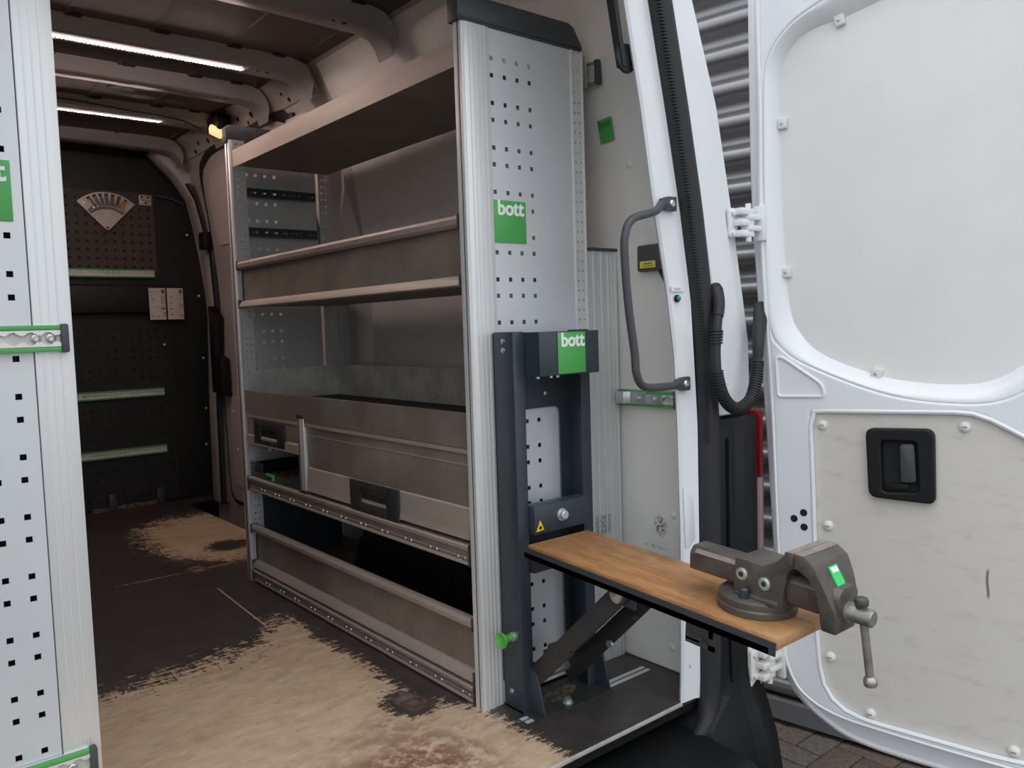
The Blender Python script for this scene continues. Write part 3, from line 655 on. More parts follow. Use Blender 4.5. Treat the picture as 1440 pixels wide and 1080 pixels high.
# ================================================================== RAILS
def rail(label, loc, rz, length, caps=(0, 1), h=.044, screws=(), group=None, fine=True):
    r = thing('lashing_rail', label, 'rail', loc, (0, 0, rz), group, local=True)
    MB().box(0, length, -.006, 0, -h/2, h/2).build('rail_base', 'alu_profile', r)
    for s in (-1, 1): MB().box(0, length, -.0135, -.004, s*h/2, s*(h/2-.0075)).build('green_strip', 'green', r, bevel=.0012)
    n = max(2, int(length/.0065)); a = h/2-.0085
    for s in (-1, 1):
        top = [(length*i/n, s*a) for i in range(n+1)]
        low = [(length*i/n, s*(a-.0055-.0035*math.cos(2*PI*length*i/n/.0254))) for i in range(n, -1, -1)]
        MB().prism(top+low, 'y', -.0125, -.005).build('scalloped_lip', 'alu_profile', r)
    MB().box(0, length, -.0065, -.006, -a+.002, a-.002).build('slot_floor', 'galvanised', r)
    for e in caps:
        x0 = -.006 if e == 0 else length-.004
        MB().box(x0, x0+.012, -.017, 0, -h/2-.002, h/2+.002).build('end_cap', 'grey_plastic', r, bevel=.003)
    for x in screws:
        sc = MB().lathe((x, -.0066, 0), (0, -1, 0), [(0, .008), (.004, .0075), (.0055, .005), (.004, .0035), (.004, 0)], 14).build('screw', 'steel', r, smooth=True)
    return r
rail('silver and green slotted lashing rail across the near left rack at mid height', (-.10, 1.547, .904), 0, .391, screws=(.351, .373))
rail('silver and green slotted lashing rail at the foot of the near left rack', (-.10, 1.547, .166), 0, .391, h=.05, screws=(.36,))
rail('upper lashing rail below the brown perforated board on the bulkhead', (.45, YF-.013, 1.240), 0, .878, caps=())
rail('middle lashing rail on the black perforated bulkhead', (.45, YF-.013, .608), 0, .890, caps=(), screws=(.5,))
rail('lowest lashing rail on the black perforated bulkhead', (.45, YF-.013, .298), 0, .886, caps=())
lr = rail('short lashing rail with zinc bracket on the white side wall below the grab handle', (1.5985, 1.485, .705), -PI/2, .190, caps=(1,), h=.042)
ur = rail('short green lashing rail with dark end cap at the top of the side wall', (wx(1.535)-.006, 1.56, 1.535), -PI/2, .082, caps=(1,), h=.058)
# zinc clamp on the lower wall rail (parts of the shelving's wall fixing)
cl_ = thing('rail_clamp', 'zinc-plated angle bracket bolted to the lashing rail below the grab handle', 'bracket', (1.58, 1.44, .69))
MB().prism([(1.592, 1.490), (1.572, 1.478), (1.572, 1.455), (1.584, 1.440), (1.584, 1.385), (1.580, 1.385), (1.580, 1.438), (1.568, 1.453), (1.568, 1.481), (1.590, 1.494)], 'z', .690, .722).build('angle_plate', 'zinc', cl_, bevel=.001)
for y in (1.412, 1.36):
    MB().lathe((1.582, y, .705), (-1, 0, 0), [(0, .012), (.0025, .012), (.0025, .0075), (.008, .0075), (.009, .006), (.009, 0)], 12).build('bolt', 'zinc', cl_, smooth=True)
MB().box(1.580, 1.586, 1.333, 1.385, .692, .718).build('slide_plate', 'zinc', cl_, bevel=.001)
cu_ = thing('rail_clamp', 'pale angle bracket at the top of the side wall behind the shelving', 'bracket', (1.52, 1.53, 1.5))
MB().box(1.500, 1.506, 1.494, 1.552, 1.498, 1.575).build('angle_plate', 'zinc', cu_, bevel=.001)
MB().box(1.500, 1.528, 1.545, 1.552, 1.498, 1.575).build('foot_plate', 'zinc', cu_, bevel=.001)

# ================================================================== SHELVING, RIGHT
sh = thing('van_shelving', 'aluminium and steel van shelving unit with drawers standing along the right wall', 'shelving', (1.30, 2.19, 0))
XF, Y0, Y1 = 1.113, 1.489, 2.914
ROWS = [1.513-.1005*k-d for k in range(15) for d in (0, .038)]
COLS = [1.192, 1.230, 1.268, 1.306]
big = [(x, z, .005, .005) for x in COLS for z in ROWS if z > .05]
ep = perf('end_panel', 'alu_panel', sh, 'y', Y0, .002, 1.183, 1.443, .012, 1.588, big)
smallz = [1.574-.0245*k for k in range(63)]
ss = perf('hole_strip', 'alu_profile', sh, 'y', Y0-.002, .006, 1.443, 1.481, .012, 1.588, [(x, z, .0023, .0023) for x in (1.4525, 1.4675) for z in smallz if z > .03])
MB().box(1.442, 1.4445, Y0-.004, Y0+.002, .012, 1.588).build('strip_edge', 'alu_profile', sh)
MB().box(1.478, 1.4815, Y0-.004, Y0+.03, .012, 1.588).build('strip_edge', 'alu_profile', sh)
for z in (1.545, 1.41, 1.28, 1.15, 1.02): MB().lathe((1.437, Y0-.0002, z), (0, -1, 0), [(0, .003), (.0015, .002), (.002, 0)], 8).build('rivet', 'alu_profile', sh)
# front extrusion with ribs and slot
fp_ = MB().box(1.113, 1.184, Y0-.003, Y0+.030, 0, 1.588).build('front_post', 'alu_profile', sh, bevel=.0015)
for x in (1.127, 1.138, 1.149, 1.160, 1.171): sub('post_rib', MB().box(x-.0012, x+.0012, Y0-.0042, Y0-.0028, .002, 1.586), 'alu_profile', fp_)
sub('post_slot', MB().box(1.108, 1.1135, Y0+.008, Y0+.014, .002, 1.586), 'ink', fp_)
sub('post_lip', MB().box(1.104, 1.113, Y0+.014, Y0+.024, 0, 1.588), 'alu_profile', fp_)
sub('post_lip', MB().box(1.106, 1.113, Y0-.001, Y0+.008, 0, 1.588), 'alu_profile', fp_)
# lower extension filling the gap to the wall
xe = MB().box(1.4815, 1.5945, Y0+.004, Y0+.012, 0, 1.088).build('side_extension', 'alu_extension', sh)
for x in (1.510, 1.538, 1.562, 1.576): sub('extension_rib', MB().box(x-.0016, x+.0016, Y0+.001, Y0+.005, 0, 1.088), 'alu_profile', xe)
sub('extension_edge', MB().box(1.582, 1.5945, Y0-.0, Y0+.012, 0, 1.088), 'alu_profile', xe, bevel=.002)
sub('extension_cap', MB().box(1.4815, 1.596, Y0-.003, Y0+.02, 1.088, 1.096), 'slate_plastic', xe, bevel=.002)
# top caps
def cap(y0, y1, nm='end_cap'):
    return MB().prism([(1.097, 1.580), (1.478, 1.578), (1.481, 1.588), (1.452, 1.632), (1.434, 1.640), (1.110, 1.640), (1.097, 1.632)], 'y', y0, y1).build(nm, 'slate_plastic', sh, bevel=.003)
c1 = cap(Y0-.006, Y0+.036)
sub('cap_rib', MB().box(1.10, 1.474, Y0-.009, Y0-.004, 1.584, 1.589), 'slate_plastic', c1)
o = text('cap_lettering', 'bott', 'slate_plastic', None, .045, Matrix.Translation((1.262, Y0-.0062, 1.597)), .0006, .0); o.parent = c1
c2 = cap(Y1-.040, Y1)
# green badge
def badge(parent, x, y, z, w, h, s, letter='letter_white', green='green', mbpart='badge'):
    b = MB().box(x, x+w, y-.003, y, z, z+h).build(mbpart, green, parent, bevel=.0008)
    t = text('badge_lettering', 'bott', letter, None, s, Matrix.Translation((x+w*.10, y-.0034, z+h*.66)), .0008, s*.028, .97); t.parent = b
    return b
badge(sh, 1.184, Y0-.0002, 1.096, .0965, .0975, .0475)
# far end panel seen from inside
fz = [(x+.02, z, .0055, .0055) for x in (1.151, 1.186, 1.221, 1.256) for z in ROWS if z > .05]
perf('end_panel', 'alu_inner', sh, 'y', 2.896, .002, 1.155, 1.44, .012, 1.588, fz)
perf('hole_strip', 'alu_panel', sh, 'y', 2.872, .003, 1.118, 1.160, .012, 1.588, [(x, z, .0027, .0027) for x in (1.130, 1.147) for z in smallz if z > .03])
MB().box(1.104, 1.118, 2.872, Y1-.001, 0, 1.588).build('front_post', 'alu_profile', sh, bevel=.002)
MB().box(1.1030, 1.1045, 2.888, 2.894, .002, 1.586).build('post_slot', 'ink', sh)
perf('hole_strip', 'alu_inner', sh, 'y', 2.872, .003, 1.440, 1.482, .70, 1.588, [(x, z, .0025, .0025) for x in (1.452, 1.468) for z in smallz if z > .72])
MB().box(1.482, 1.485, 2.872, 2.905, .0, 1.588).build('rear_post', 'alu_inner', sh)
MB().box(1.163, 1.478, 2.878, 2.886, .01, .385).build('lower_dark_sheet', 'anthracite', sh)  # dark sheet added over the lower part of the far end panel
xe2 = MB().box(1.4855, 1.575, 2.880, 2.90, 0, 1.06).build('side_extension', 'alu_inner', sh)
for x in (1.505, 1.525, 1.545, 1.56): sub('extension_rib', MB().box(x-.0016, x+.0016, 2.876, 2.881, 0, 1.06), 'alu_inner', xe2)
for z in (1.408, 1.268):
    hs = [(1.185+.038*k, z, .009, .0035) for k in range(4)]+[(1.325, z, .005, .003), (1.342, z, .005, .003), (1.359, z, .005, .003), (1.40, z, .005, .003), (1.415, z, .005, .003)]
    perf('cross_rail', 'anthracite', sh, 'y', 2.868, .003, 1.160, 1.425, z-.015, z+.015, hs)
    MB().box(1.16, 1.425, 2.866, 2.872, z+.012, z+.016).build('rail_flange', 'anthracite', sh); MB().box(1.16, 1.425, 2.866, 2.872, z-.016, z-.012).build('rail_flange', 'anthracite', sh)
YA, YB = 1.5205, 2.868
# top shelf
ts = MB().prism([(1.113, 1.490), (1.116, 1.490), (1.116, 1.510), (1.470, 1.510), (1.470, 1.54), (1.472, 1.54), (1.472, 1.500), (1.1195, 1.505), (1.1195, 1.546), (1.135, 1.546), (1.135, 1.549), (1.113, 1.549)], 'y', YA, YB)
ts = MB(); ts.box(1.113, 1.116, YA, YB, 1.490, 1.549); ts.box(1.475, 1.478, YA, YB, 1.5, 1.545); ts.box(1.116, 1.13, YA, YB, 1.546, 1.549)
tso = ts.build('top_shelf', 'dusty_alu', sh)
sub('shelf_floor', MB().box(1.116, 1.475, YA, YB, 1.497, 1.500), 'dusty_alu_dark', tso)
# shelf with rounded front lips
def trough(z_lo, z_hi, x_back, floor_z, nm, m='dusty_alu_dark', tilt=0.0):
    t = MB().box(1.128, 1.131, YA, YB, z_lo+.005, z_hi-.004).build(nm, m, sh)
    top = [(1.131, z_hi-.026), (1.116, z_hi-.029), (1.108, z_hi-.022), (1.106, z_hi-.010), (1.111, z_hi-.002), (1.120, z_hi), (1.131, z_hi-.004)]
    low = [(1.131, z_lo+.026), (1.121, z_lo+.025), (1.110, z_lo+.014), (1.106, z_lo+.003), (1.110, z_lo), (1.131, z_lo)]
    sub('upper_lip', MB().prism(top, 'y', YA+.006, YB-.006), 'dusty_alu', t, smooth=True)
    sub('lower_lip', MB().prism(low, 'y', YA+.006, YB-.006), 'dusty_alu', t, smooth=True)
    for y in (YA, YB-.006):
        sub('lip_cap', MB().box(1.105, 1.133, y, y+.006, z_hi-.031, z_hi+.001), 'slate_plastic', t, bevel=.002)
        sub('lip_cap', MB().box(1.105, 1.133, y, y+.006, z_lo-.001, z_lo+.028), 'slate_plastic', t, bevel=.002)
        sub('edge_gasket', MB().box(1.124, 1.1275, y, y+.006, z_lo+.028, z_hi-.03), 'slate_plastic', t)
    if floor_z is not None: sub('shelf_floor', MB().box(1.131, x_back, YA, YB, floor_z, floor_z+.003).box(x_back-.003, x_back, YA, YB, floor_z, floor_z+.05), m, t)
    return t
trough(.996, 1.160, 1.475, 1.000, 'shelf_trough')
# worktop tray
wk = MB().box(1.112, 1.115, YA, YB, .617, .701).box(1.115, 1.128, YA, YB, .698, .701).build('worktop_front', 'dusty_alu_dark', sh)
sub('worktop_mat', MB().box(1.115, 1.480, YA, YB, .655, .660), 'mat_black', wk)
sub('tray_end', MB().box(1.125, 1.480, 2.862, 2.865, .66, .772), 'galvanised', wk)
sub('tray_end', MB().box(1.125, 1.480, YA, YA+.003, .66, .772), 'galvanised', wk)
hb_ = [(1.56+k*.077, z, .0035, .0035) for k in range(17) for z in (.755, .685)]
o = perf('tray_back', 'galvanised', None, 'x', 1.478, .002, YA, 2.862, .66, .775, hb_); o.parent = wk
sub('back_hem', MB().box(1.474, 1.478, YA, 2.862, .768, .776), 'galvanised', wk)
for (x, z) in ((1.14, .735), (1.42, .765), (1.40, .668), (1.46, .672)): sub('screw', MB().lathe((x, 2.862, z), (0, -1, 0), [(0, .005), (.003, .004), (.0035, 0)], 8), 'zinc', wk)
# drawer cabinet carcass
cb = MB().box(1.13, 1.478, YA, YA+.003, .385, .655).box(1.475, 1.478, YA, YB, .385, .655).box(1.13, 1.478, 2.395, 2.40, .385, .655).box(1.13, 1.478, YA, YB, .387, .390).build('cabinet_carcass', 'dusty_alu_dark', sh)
sub('cabinet_shadow_gap', MB().box(1.113, 1.116, YA, 2.386, .612, .617), 'ink', cb)
pst = MB().box(1.1095, 1.130, 2.392, 2.436, .398, .632).build('divider_post', 'alu_profile', sh, bevel=.002)
sub('post_groove', MB().box(1.1085, 1.1100, 2.424, 2.430, .40, .63), 'slate_plastic', pst)
sub('post_cap', MB().box(1.107, 1.131, 2.388, 2.440, .630, .642), 'slate_plastic', pst, bevel=.002)
sub('post_cap', MB().box(1.107, 1.131, 2.388, 2.440, .388, .400), 'slate_plastic', pst, bevel=.002)
def pull(part, y0, y1, z0, z1, x):
    # dark moulded pull: plate with a recessed cup
    w = y1-y0; h = z1-z0; ym0, ym1 = y0+w*.24, y1-w*.22; zm0, zm1 = z0+h*.18, z0+h*.62
    mb = MB().box(x-.007, x, y0, ym0, z0, z1).box(x-.007, x, ym1, y1, z0, z1).box(x-.007, x, ym0, ym1, zm1, z1).box(x-.007, x, ym0, ym1, z0, zm0)
    p = sub('drawer_pull', mb, 'anthracite_worn', part, bevel=.0015)
    o = MB().box(x-.001, x+.0005, ym0, ym1, zm0, zm1).build('pull_cup', 'ink'); o.parent = part
    o = MB().prism([(x-.0065, zm0), (x-.001, zm0), (x-.001, zm0+h*.14)], 'y', ym0, ym1).build('cup_ramp', 'anthracite_worn'); o.parent = part
    o = MB().box(x-.0085, x-.006, y0+w*.08, y1-w*.08, z1-h*.2, z1-h*.14).build('pull_ridge', 'anthracite_worn'); o.parent = part
# small drawer
sd = MB().box(1.116, 1.13, 2.440, YB, .512, .612).build('small_drawer', 'dusty_alu_dark', sh, bevel=.002)
sub('drawer_step', MB().prism([(1.116, .545), (1.111, .540), (1.109, .512), (1.116, .510)], 'y', 2.442, YB-.002), 'dusty_alu', sd)
sub('drawer_body', MB().box(1.13, 1.46, 2.445, YB-.004, .512, .600), 'dusty_alu_dark', sd)
pull(sd, 2.540, 2.795, .517, .600, 1.116)
MB().box(1.112, 1.117, YA, YB, .606, .618).build('cabinet_top_strip', 'dusty_alu', sh)
# large flap
bd = MB().prism([(1.118, .402), (1.118, .606), (1.130, .606), (1.130, .402)], 'y', 1.525, 2.386).build('large_flap', 'dusty_alu_dark', sh, bevel=.002)
sub('flap_step', MB().prism([(1.118, .478), (1.1145, .474), (1.1110, .420), (1.108, .402), (1.118, .400)], 'y', 1.527, 2.384), 'dusty_alu', bd)
sub('flap_strip', MB().box(1.1165, 1.118, 1.527, 2.384, .577, .580), 'dusty_alu', bd)
pull(bd, 1.832, 2.096, .392, .479, 1.1125)
# rail under the drawers and at the foot
def cross(z0, z1, nm):
    r = MB().prism([(1.113, z0), (1.113, z0+(z1-z0)*.62), (1.106, z1), (1.135, z1), (1.135, z0)], 'y', YA, YB).build(nm, 'dusty_alu_dark', sh)
    sub('rail_nose', MB().prism([(1.113, z1-.016), (1.106, z1-.011), (1.104, z1-.002), (1.108, z1+.001), (1.135, z1+.001), (1.135, z1-.016)], 'y', YA+.004, YB-.004), 'dusty_alu', r, smooth=True)
    sub('rail_lip', MB().box(1.108, 1.116, YA+.004, YB-.004, z0-.001, z0+.007), 'dusty_alu', r, bevel=.002)
    sub('rail_groove', MB().box(1.1115, 1.1135, YA+.004, YB-.004, z0+.014, z0+.017), 'dusty_alu', r)
    k = 0; y = YA+.03
    while y < YB-.03:
        for d in (0, .028):
            o = bpy.data.objects.new('rivet', RIV); COL.objects.link(o); o.parent = r; o.location = (1.1115, y+d, z0+.013)
        y += .118
    for y in (YA-.0, YB-.005): sub('rail_end', MB().box(1.104, 1.136, y, y+.005, z0-.001, z1+.002), 'slate_plastic', r)
    return r
_t = MB().lathe((0, 0, 0), (-1, 0, 0), [(0, .0055), (.0025, .0045), (.003, 0)], 10).build('rivet', 'steel', None, smooth=True); RIV = _t.data; bpy.data.objects.remove(_t)
cross(.341, .389, 'middle_rail')
# tip-out trough at the foot and its rail
tb = trough(.055, .213, 1.47, .058, 'foot_trough')
cross(.006, .046, 'foot_rail')
MB().box(1.44, 1.49, 2.60, 2.64, .0, .39).build('rear_upright', 'anthracite', sh, bevel=.002)
MB().lathe((1.44, 2.62, .15), (-1, 0, 0), [(0, .012), (.006, .011), (.009, 0)], 10).build('bolt', 'zinc', sh)
MB().box(1.16, 1.19, YA, YA+.003, .02, .38).build('end_web', 'anthracite', sh)
# wheel arch in the dark behind the lowest bay
wa = struct(MB().prism([(1.72, 0), (1.80, .20), (1.95, .30), (2.30, .30), (2.45, .20), (2.53, 0)], 'x', 1.31, XR).build('trim_7', 'black_plastic', bevel=.02))
for y in (1.90, 2.02, 2.14, 2.26, 2.38): MB().box(1.304, 1.312, y-.008, y+.008, .02, .19).build('liner_rib', 'black_plastic', wa)
# black open case in the bay under the small drawer
cs = thing('tool_case', 'black open-topped case with green latch in the bay below the small drawer', 'case', (1.28, 2.65, .390))
MB().box(1.118, 1.122, 2.446, 2.862, .391, .412).box(1.118, 1.122, 2.446, 2.53, .412, .432).box(1.118, 1.122, 2.76, 2.862, .412, .445).build('case_front', 'anthracite', cs, bevel=.001)
MB().box(1.122, 1.45, 2.446, 2.450, .391, .440).box(1.122, 1.45, 2.858, 2.862, .391, .440).box(1.446, 1.45, 2.45, 2.858, .391, .44).build('case_wall', 'black_plastic', cs)
MB().box(1.122, 1.446, 2.45, 2.858, .391, .395).build('case_floor', 'dirt', cs)
MB().box(1.112, 1.119, 2.655, 2.715, .408, .417).box(1.112, 1.119, 2.655, 2.668, .396, .408).build('case_latch', 'green_knob', cs, bevel=.001)

# ================================================================== NEAR LEFT RACK
lk = thing('perforated_rack', 'near left aluminium rack end with square holes and green badge', 'shelving', (.06, 1.9, 0))
LY = 1.55
lh = [(x, z, .005, .005) for x in (.222, .184, .146, .108, .07, .032) for z in ROWS if z > .05 and not (1.09 < z < 1.2 and x < .24)]
perf('end_panel', 'alu_panel', lk, 'y', LY, .002, -.17, .2475, .012, 1.588, lh)
lp = MB().box(.249, .308, LY-.004, LY+.03, 0, 1.59).build('front_post', 'alu_profile', lk, bevel=.002)
for x in (.262, .275, .288): sub('post_rib', MB().box(x-.0012, x+.0012, LY-.005, LY-.0035, .002, 1.588), 'alu_profile', lp)
MB().box(-.175, .308, LY+.034, LY+.038, .0, 1.59).build('inner_lining', 'anthracite', lk)
badge(lk, .136, LY-.0002, 1.096, .0965, .0975, .0475)
for z in (.02, .40, .72, 1.05, 1.50):
    MB().box(-.16, .300, LY+.04, 2.96, z, z+.004).box(.297, .300, LY+.04, 2.96, z, z+.07).build('shelf', 'dusty_alu', lk)
MB().box(-.16, .308, 2.96, 2.985, 0, 1.588).build('end_panel', 'alu_inner', lk)
MB().box(-.165, .308, LY-.006, LY+.045, 1.59, 1.64).build('end_cap', 'slate_plastic', lk, bevel=.003)

# ================================================================== FOLDING BENCH
fb = thing('folding_vice_bench', 'anthracite fold-down vice bench with wooden board fixed to the shelving end', 'workbench', (1.285, 1.44, 0))
FX0, FX1, FY0, FY1 = 1.165, 1.405, 1.410, 1.4835
bp = plate('back_plate', 'anthracite', fb, [[(FX0, .06), (FX1, .06), (FX1, .885), (FX0, .885)], rpoly([(1.205, .445), (1.369, .437), (1.369, .702), (1.205, .700)], .02, 4), rpoly([(1.205, .06+.005), (1.369, .065), (1.369, .330), (1.205, .330)], .006, 3)], 1.481, FY1)
MB().box(FX0, 1.198, FY0, FY1-.003, .0, .888).build('post', 'anthracite', fb, bevel=.002)
MB().prism([(FX1, FY1-.003), (FX1, FY0), (1.374, FY0), (1.374, FY0+.003), (FX1-.003, FY0+.003), (FX1-.003, FY1-.003)], 'z', 0, .888).build('post', 'anthracite', fb)
for z in (.867, .846, .045): MB().lathe((FX0, 1.445 if z > .1 else 1.452, z), (-1, 0, 0), [(0, .0065), (.002, .006), (.0035, .003), (.0035, 0)], 10).build('rivet', 'steel', fb, smooth=True)
hd = MB().box(1.200, 1.388, 1.360, 1.365, .786, .886).build('header_plate', 'anthracite', fb, bevel=.0015)
sub('header_side', MB().box(1.200, 1.206, 1.365, 1.412, .786, .886), 'anthracite', hd)
sub('header_rib', MB().box(1.1985, 1.2005, 1.378, 1.384, .787, .885), 'anthracite', hd)
sub('header_top', MB().box(1.206, 1.388, 1.365, 1.41, .880, .884), 'anthracite', hd)
for x in (1.215, 1.255, 1.275): sub('header_bolt', MB().lathe((x, 1.385, .786), (0, 0, -1), [(0, .005), (.006, .005), (.007, 0)], 6), 'zinc', hd)
MB().lathe((1.322, 1.4835, .735), (0, -1, 0), [(0, .006), (.003, .005), (.004, 0)], 8).build('rivet', 'zinc', fb)
badge(fb, 1.254, 1.3596, .789, .0865, .0945, .044)
pb = MB().box(1.199, 1.372, 1.392, 1.430, .420, .487).build('pivot_bar', 'anthracite', fb, bevel=.003)
sub('pivot_bolt', MB().lathe((1.283, 1.392, .456), (0, -1, 0), [(0, .015), (.003, .015), (.003, .011), (.013, .011), (.0145, .009), (.0145, 0)], 14), 'zinc', pb)
wt_ = sub('warning_sticker', MB().prism([(1.203, .428), (1.226, .430), (1.2155, .453)], 'y', 1.3905, 1.392), 'warn_yellow', pb)
o = MB().prism([(1.2105, .4325), (1.2195, .433), (1.2185, .439), (1.215, .441), (1.2115, .439)], 'y', 1.3898, 1.3905).build('warning_symbol', 'ink'); o.parent = pb
MB().box(1.199, 1.372, 1.40, 1.44, .330, .372).build('lower_bar', 'anthracite_worn', fb)
MB().cyl((1.199, 1.395, .372), (1.235, 1.395, .372), .007, 12).build('pivot_pin', 'steel', fb, smooth=True)
# board, tilted a little down towards the rear
tb_ = math.radians(3.6)
BM = Matrix.Translation((1.150, 1.388, .417)) @ Matrix.Rotation(tb_, 4, 'X')
mb = MB(); mb.T = BM; mb.box(0, .185, -.655, -.028, -.018, 0)
bo = mb.build('wooden_board', 'bench_wood', fb, bevel=.002)
mb = MB(); mb.T = BM; mb.box(-.0035, -.0002, -.652, -.020, -.030, -.007).box(.1852, .1885, -.652, -.020, -.030, -.007).box(-.0035, .1885, -.640, -.012, -.030, -.0182); mb.build('board_frame', 'anthracite', fb)
mb = MB(); mb.T = BM; mb.box(-.003, .0, -.50, -.47, -.060, -.030).box(-.003, .0, -.53, -.50, -.044, -.030).box(-.003, .0, -.535, -.52, -.066, -.030).box(-.003, .0, -.535, -.47, -.066, -.056); mb.build('catch_plate', 'anthracite_worn', fb)
mb = MB(); mb.T = BM; mb.box(.046, .051, -.305, -.245, -.075, -.0302); mb.build('strut_lug', 'anthracite', fb)
mb = MB(); mb.T = BM; mb.box(.171, .176, -.305, -.245, -.075, -.0302); mb.build('strut_lug', 'anthracite', fb)
# strut: two flat arms with pins
def arm(x, ya, za, yb, zb, w, name):
    a = Vector((x, ya, za)); b = Vector((x, yb, zb)); t = (b-a).normalized(); n = Vector((0, -t.z, t.y))
    return MB().prism([tuple((a+n*w-t*.012)[1:]), tuple((a-n*w-t*.012)[1:]), tuple((b-n*w*.9+t*.012)[1:]), tuple((b+n*w*.9+t*.012)[1:])], 'x', x, x+.006).build(name, 'anthracite_worn', fb, bevel=.002)
arm(1.188, 1.430, .058, 1.122, .352, .0235, 'strut_arm'); arm(1.328, 1.430, .048, 1.112, .356, .0235, 'strut_arm')
mb = MB(); a = Vector((0, 1.40, .088)); b = Vector((0, 1.22, .26)); n = Vector((0, .69, .72))*.020
mb.add([(1.195, *(a+n)[1:]), (1.327, *(a+n)[1:]), (1.327, *(b+n)[1:]), (1.195, *(b+n)[1:])]+[(1.195, *(a+n*.85)[1:]), (1.327, *(a+n*.85)[1:]), (1.327, *(b+n*.85)[1:]), (1.195, *(b+n*.85)[1:])],
       [(0, 1, 2, 3), (7, 6, 5, 4), (0, 4, 5, 1), (1, 5, 6, 2), (2, 6, 7, 3), (3, 7, 4, 0)]); mb.build('strut_web', 'anthracite_worn', fb)
MB().cyl((1.186, 1.122, .351), (1.350, 1.122, .351), .013, 16).build('strut_pin', 'spindle', fb, smooth=True)
MB().lathe((1.188, 1.122, .351), (-1, 0, 0), [(0, .017), (.012, .017), (.014, .014), (.014, 0)], 18).build('pin_head', 'steel', fb, smooth=True)
MB().cyl((1.20, 1.435, .066), (1.365, 1.435, .066), .012, 14).build('strut_pin', 'spindle', fb, smooth=True)
MB().box(1.190, 1.214, 1.318, 1.350, .160, .180).box(1.194, 1.212, 1.340, 1.370, .138, .16).build('strut_latch', 'anthracite_worn', fb, bevel=.001)
MB().cyl((1.189, 1.275, .190), (1.180, 1.275, .190), .007, 10).build('latch_stud', 'castiron_rust', fb); MB().cyl((1.322, 1.28, .165), (1.316, 1.28, .165), .009, 10).build('latch_stud', 'zinc', fb); MB().cyl((1.328, 1.205, .250), (1.318, 1.200, .247), .007, 10).build('latch_stud', 'castiron_rust', fb)
# base plate and gussets
MB().box(FX0, FX1, 1.355, FY1, .0005, .006).build('base_plate', 'anthracite_worn', fb)
for x in (1.185, 1.398):
    MB().prism(rpoly([(1.455, .006), (1.360, .006), (1.385, .100), (1.412, .108), (1.455, .108)], [0, 0, .01, .006, 0], 3), 'x', x, x+.005).build('gusset', 'anthracite', fb, bevel=.001)
MB().lathe((1.275, 1.378, .006), (0, 0, 1), [(0, .013), (.003, .013), (.003, .009), (.011, .009), (.012, 0)], 12).build('base_bolt', 'zinc', fb, smooth=True)
MB().prism(smooth_closed([(1.24, 1.41), (1.28, 1.395), (1.32, 1.41), (1.35, 1.43), (1.33, 1.455), (1.28, 1.45), (1.25, 1.46), (1.225, 1.43)], 4), 'z', .006, .0064).build('dust_patch', 'dirt', fb)
# green pull knob on the left post
kn = MB().lathe((FX0, 1.435, .182), (-1, 0, 0), [(0, .011), (.008, .011), (.008, .009), (.013, .009)], 12).build('knob_collar', 'zinc', fb, smooth=True)
MB().lathe((FX0-.012, 1.435, .182), (-1, 0, 0), [(0, .009), (.012, .009), (.020, .013), (.026, .0185), (.030, .0190), (.030, .0165), (.025, .010), (.024, 0)], 20).build('pull_knob', 'green_knob', fb, smooth=True)

# ================================================================== VICE
VO = BM @ Vector((.097, -.55, 0))
vc = thing('bench_vice', 'dark cast-iron bench vice with green price tag bolted on the wooden board', 'vice', tuple(VO), (tb_, 0, 0), local=True)
# local: +y away from the handle, x across, z up
MB().lathe((0, 0, 0), (0, 0, 1), [(0.0005, .070), (.012, .071), (.015, .068), (.018, .069), (.026, .069), (.030, .063), (.031, 0)], 40).build('swivel_base', 'castiron', vc, smooth=True)
bodyp = rpoly([(.022, .026), (.022, .095), (-.036, .093), (-.060, .106), (-.078, .128), (-.088, .134), (-.099, .134), (-.099, .108), (-.082, .098), (-.073, .030), (-.066, .026)], [.003, .003, .004, .008, .006, .004, .002, .002, .01, .006, .004], 3)
vb = MB().prism(bodyp, 'x', -.041, .041).build('vice_body', 'castiron', vc, bevel=.003)
def vsub(nm, mb, m, p=vb, **k): o = mb.build(nm, m, None, **k); o.parent = p; return o
vsub('fixed_jaw', MB().prism([(-.083, .134), (-.100, .134), (-.100, .112), (-.083, .112)], 'x', -.056, .056), 'castiron', bevel=.002)
vsub('jaw_face', MB().box(-.055, .055, -.0995, -.086, .134, .1352), 'jaw_top')
for (y, z) in ((.006, .068), (-.040, .063)):
    vsub('bolt_socket', MB().cyl((-.0448, y, z), (-.0453, y, z), .0052, 12), 'ink')
    vsub('ring_bolt', MB().lathe((-.041, y, z), (-1, 0, 0), [(0, .0115), (.003, .0115), (.004, .010), (.004, .005), (.001, .004), (.001, 0)], 18), 'zinc', smooth=True)
vsub('swivel_bolt', MB().lathe((-.050, -.006, .029), (0, 0, 1), [(0, .010), (.004, .010), (.004, .009), (.016, .009), (.019, .006), (.020, 0)], 12), 'anthracite', smooth=True)
vsub('body_flare', MB().prism([(.020, .029), (-.070, .029), (-.070, .040), (.020, .036)], 'x', -.047, .047), 'castiron', bevel=.004)
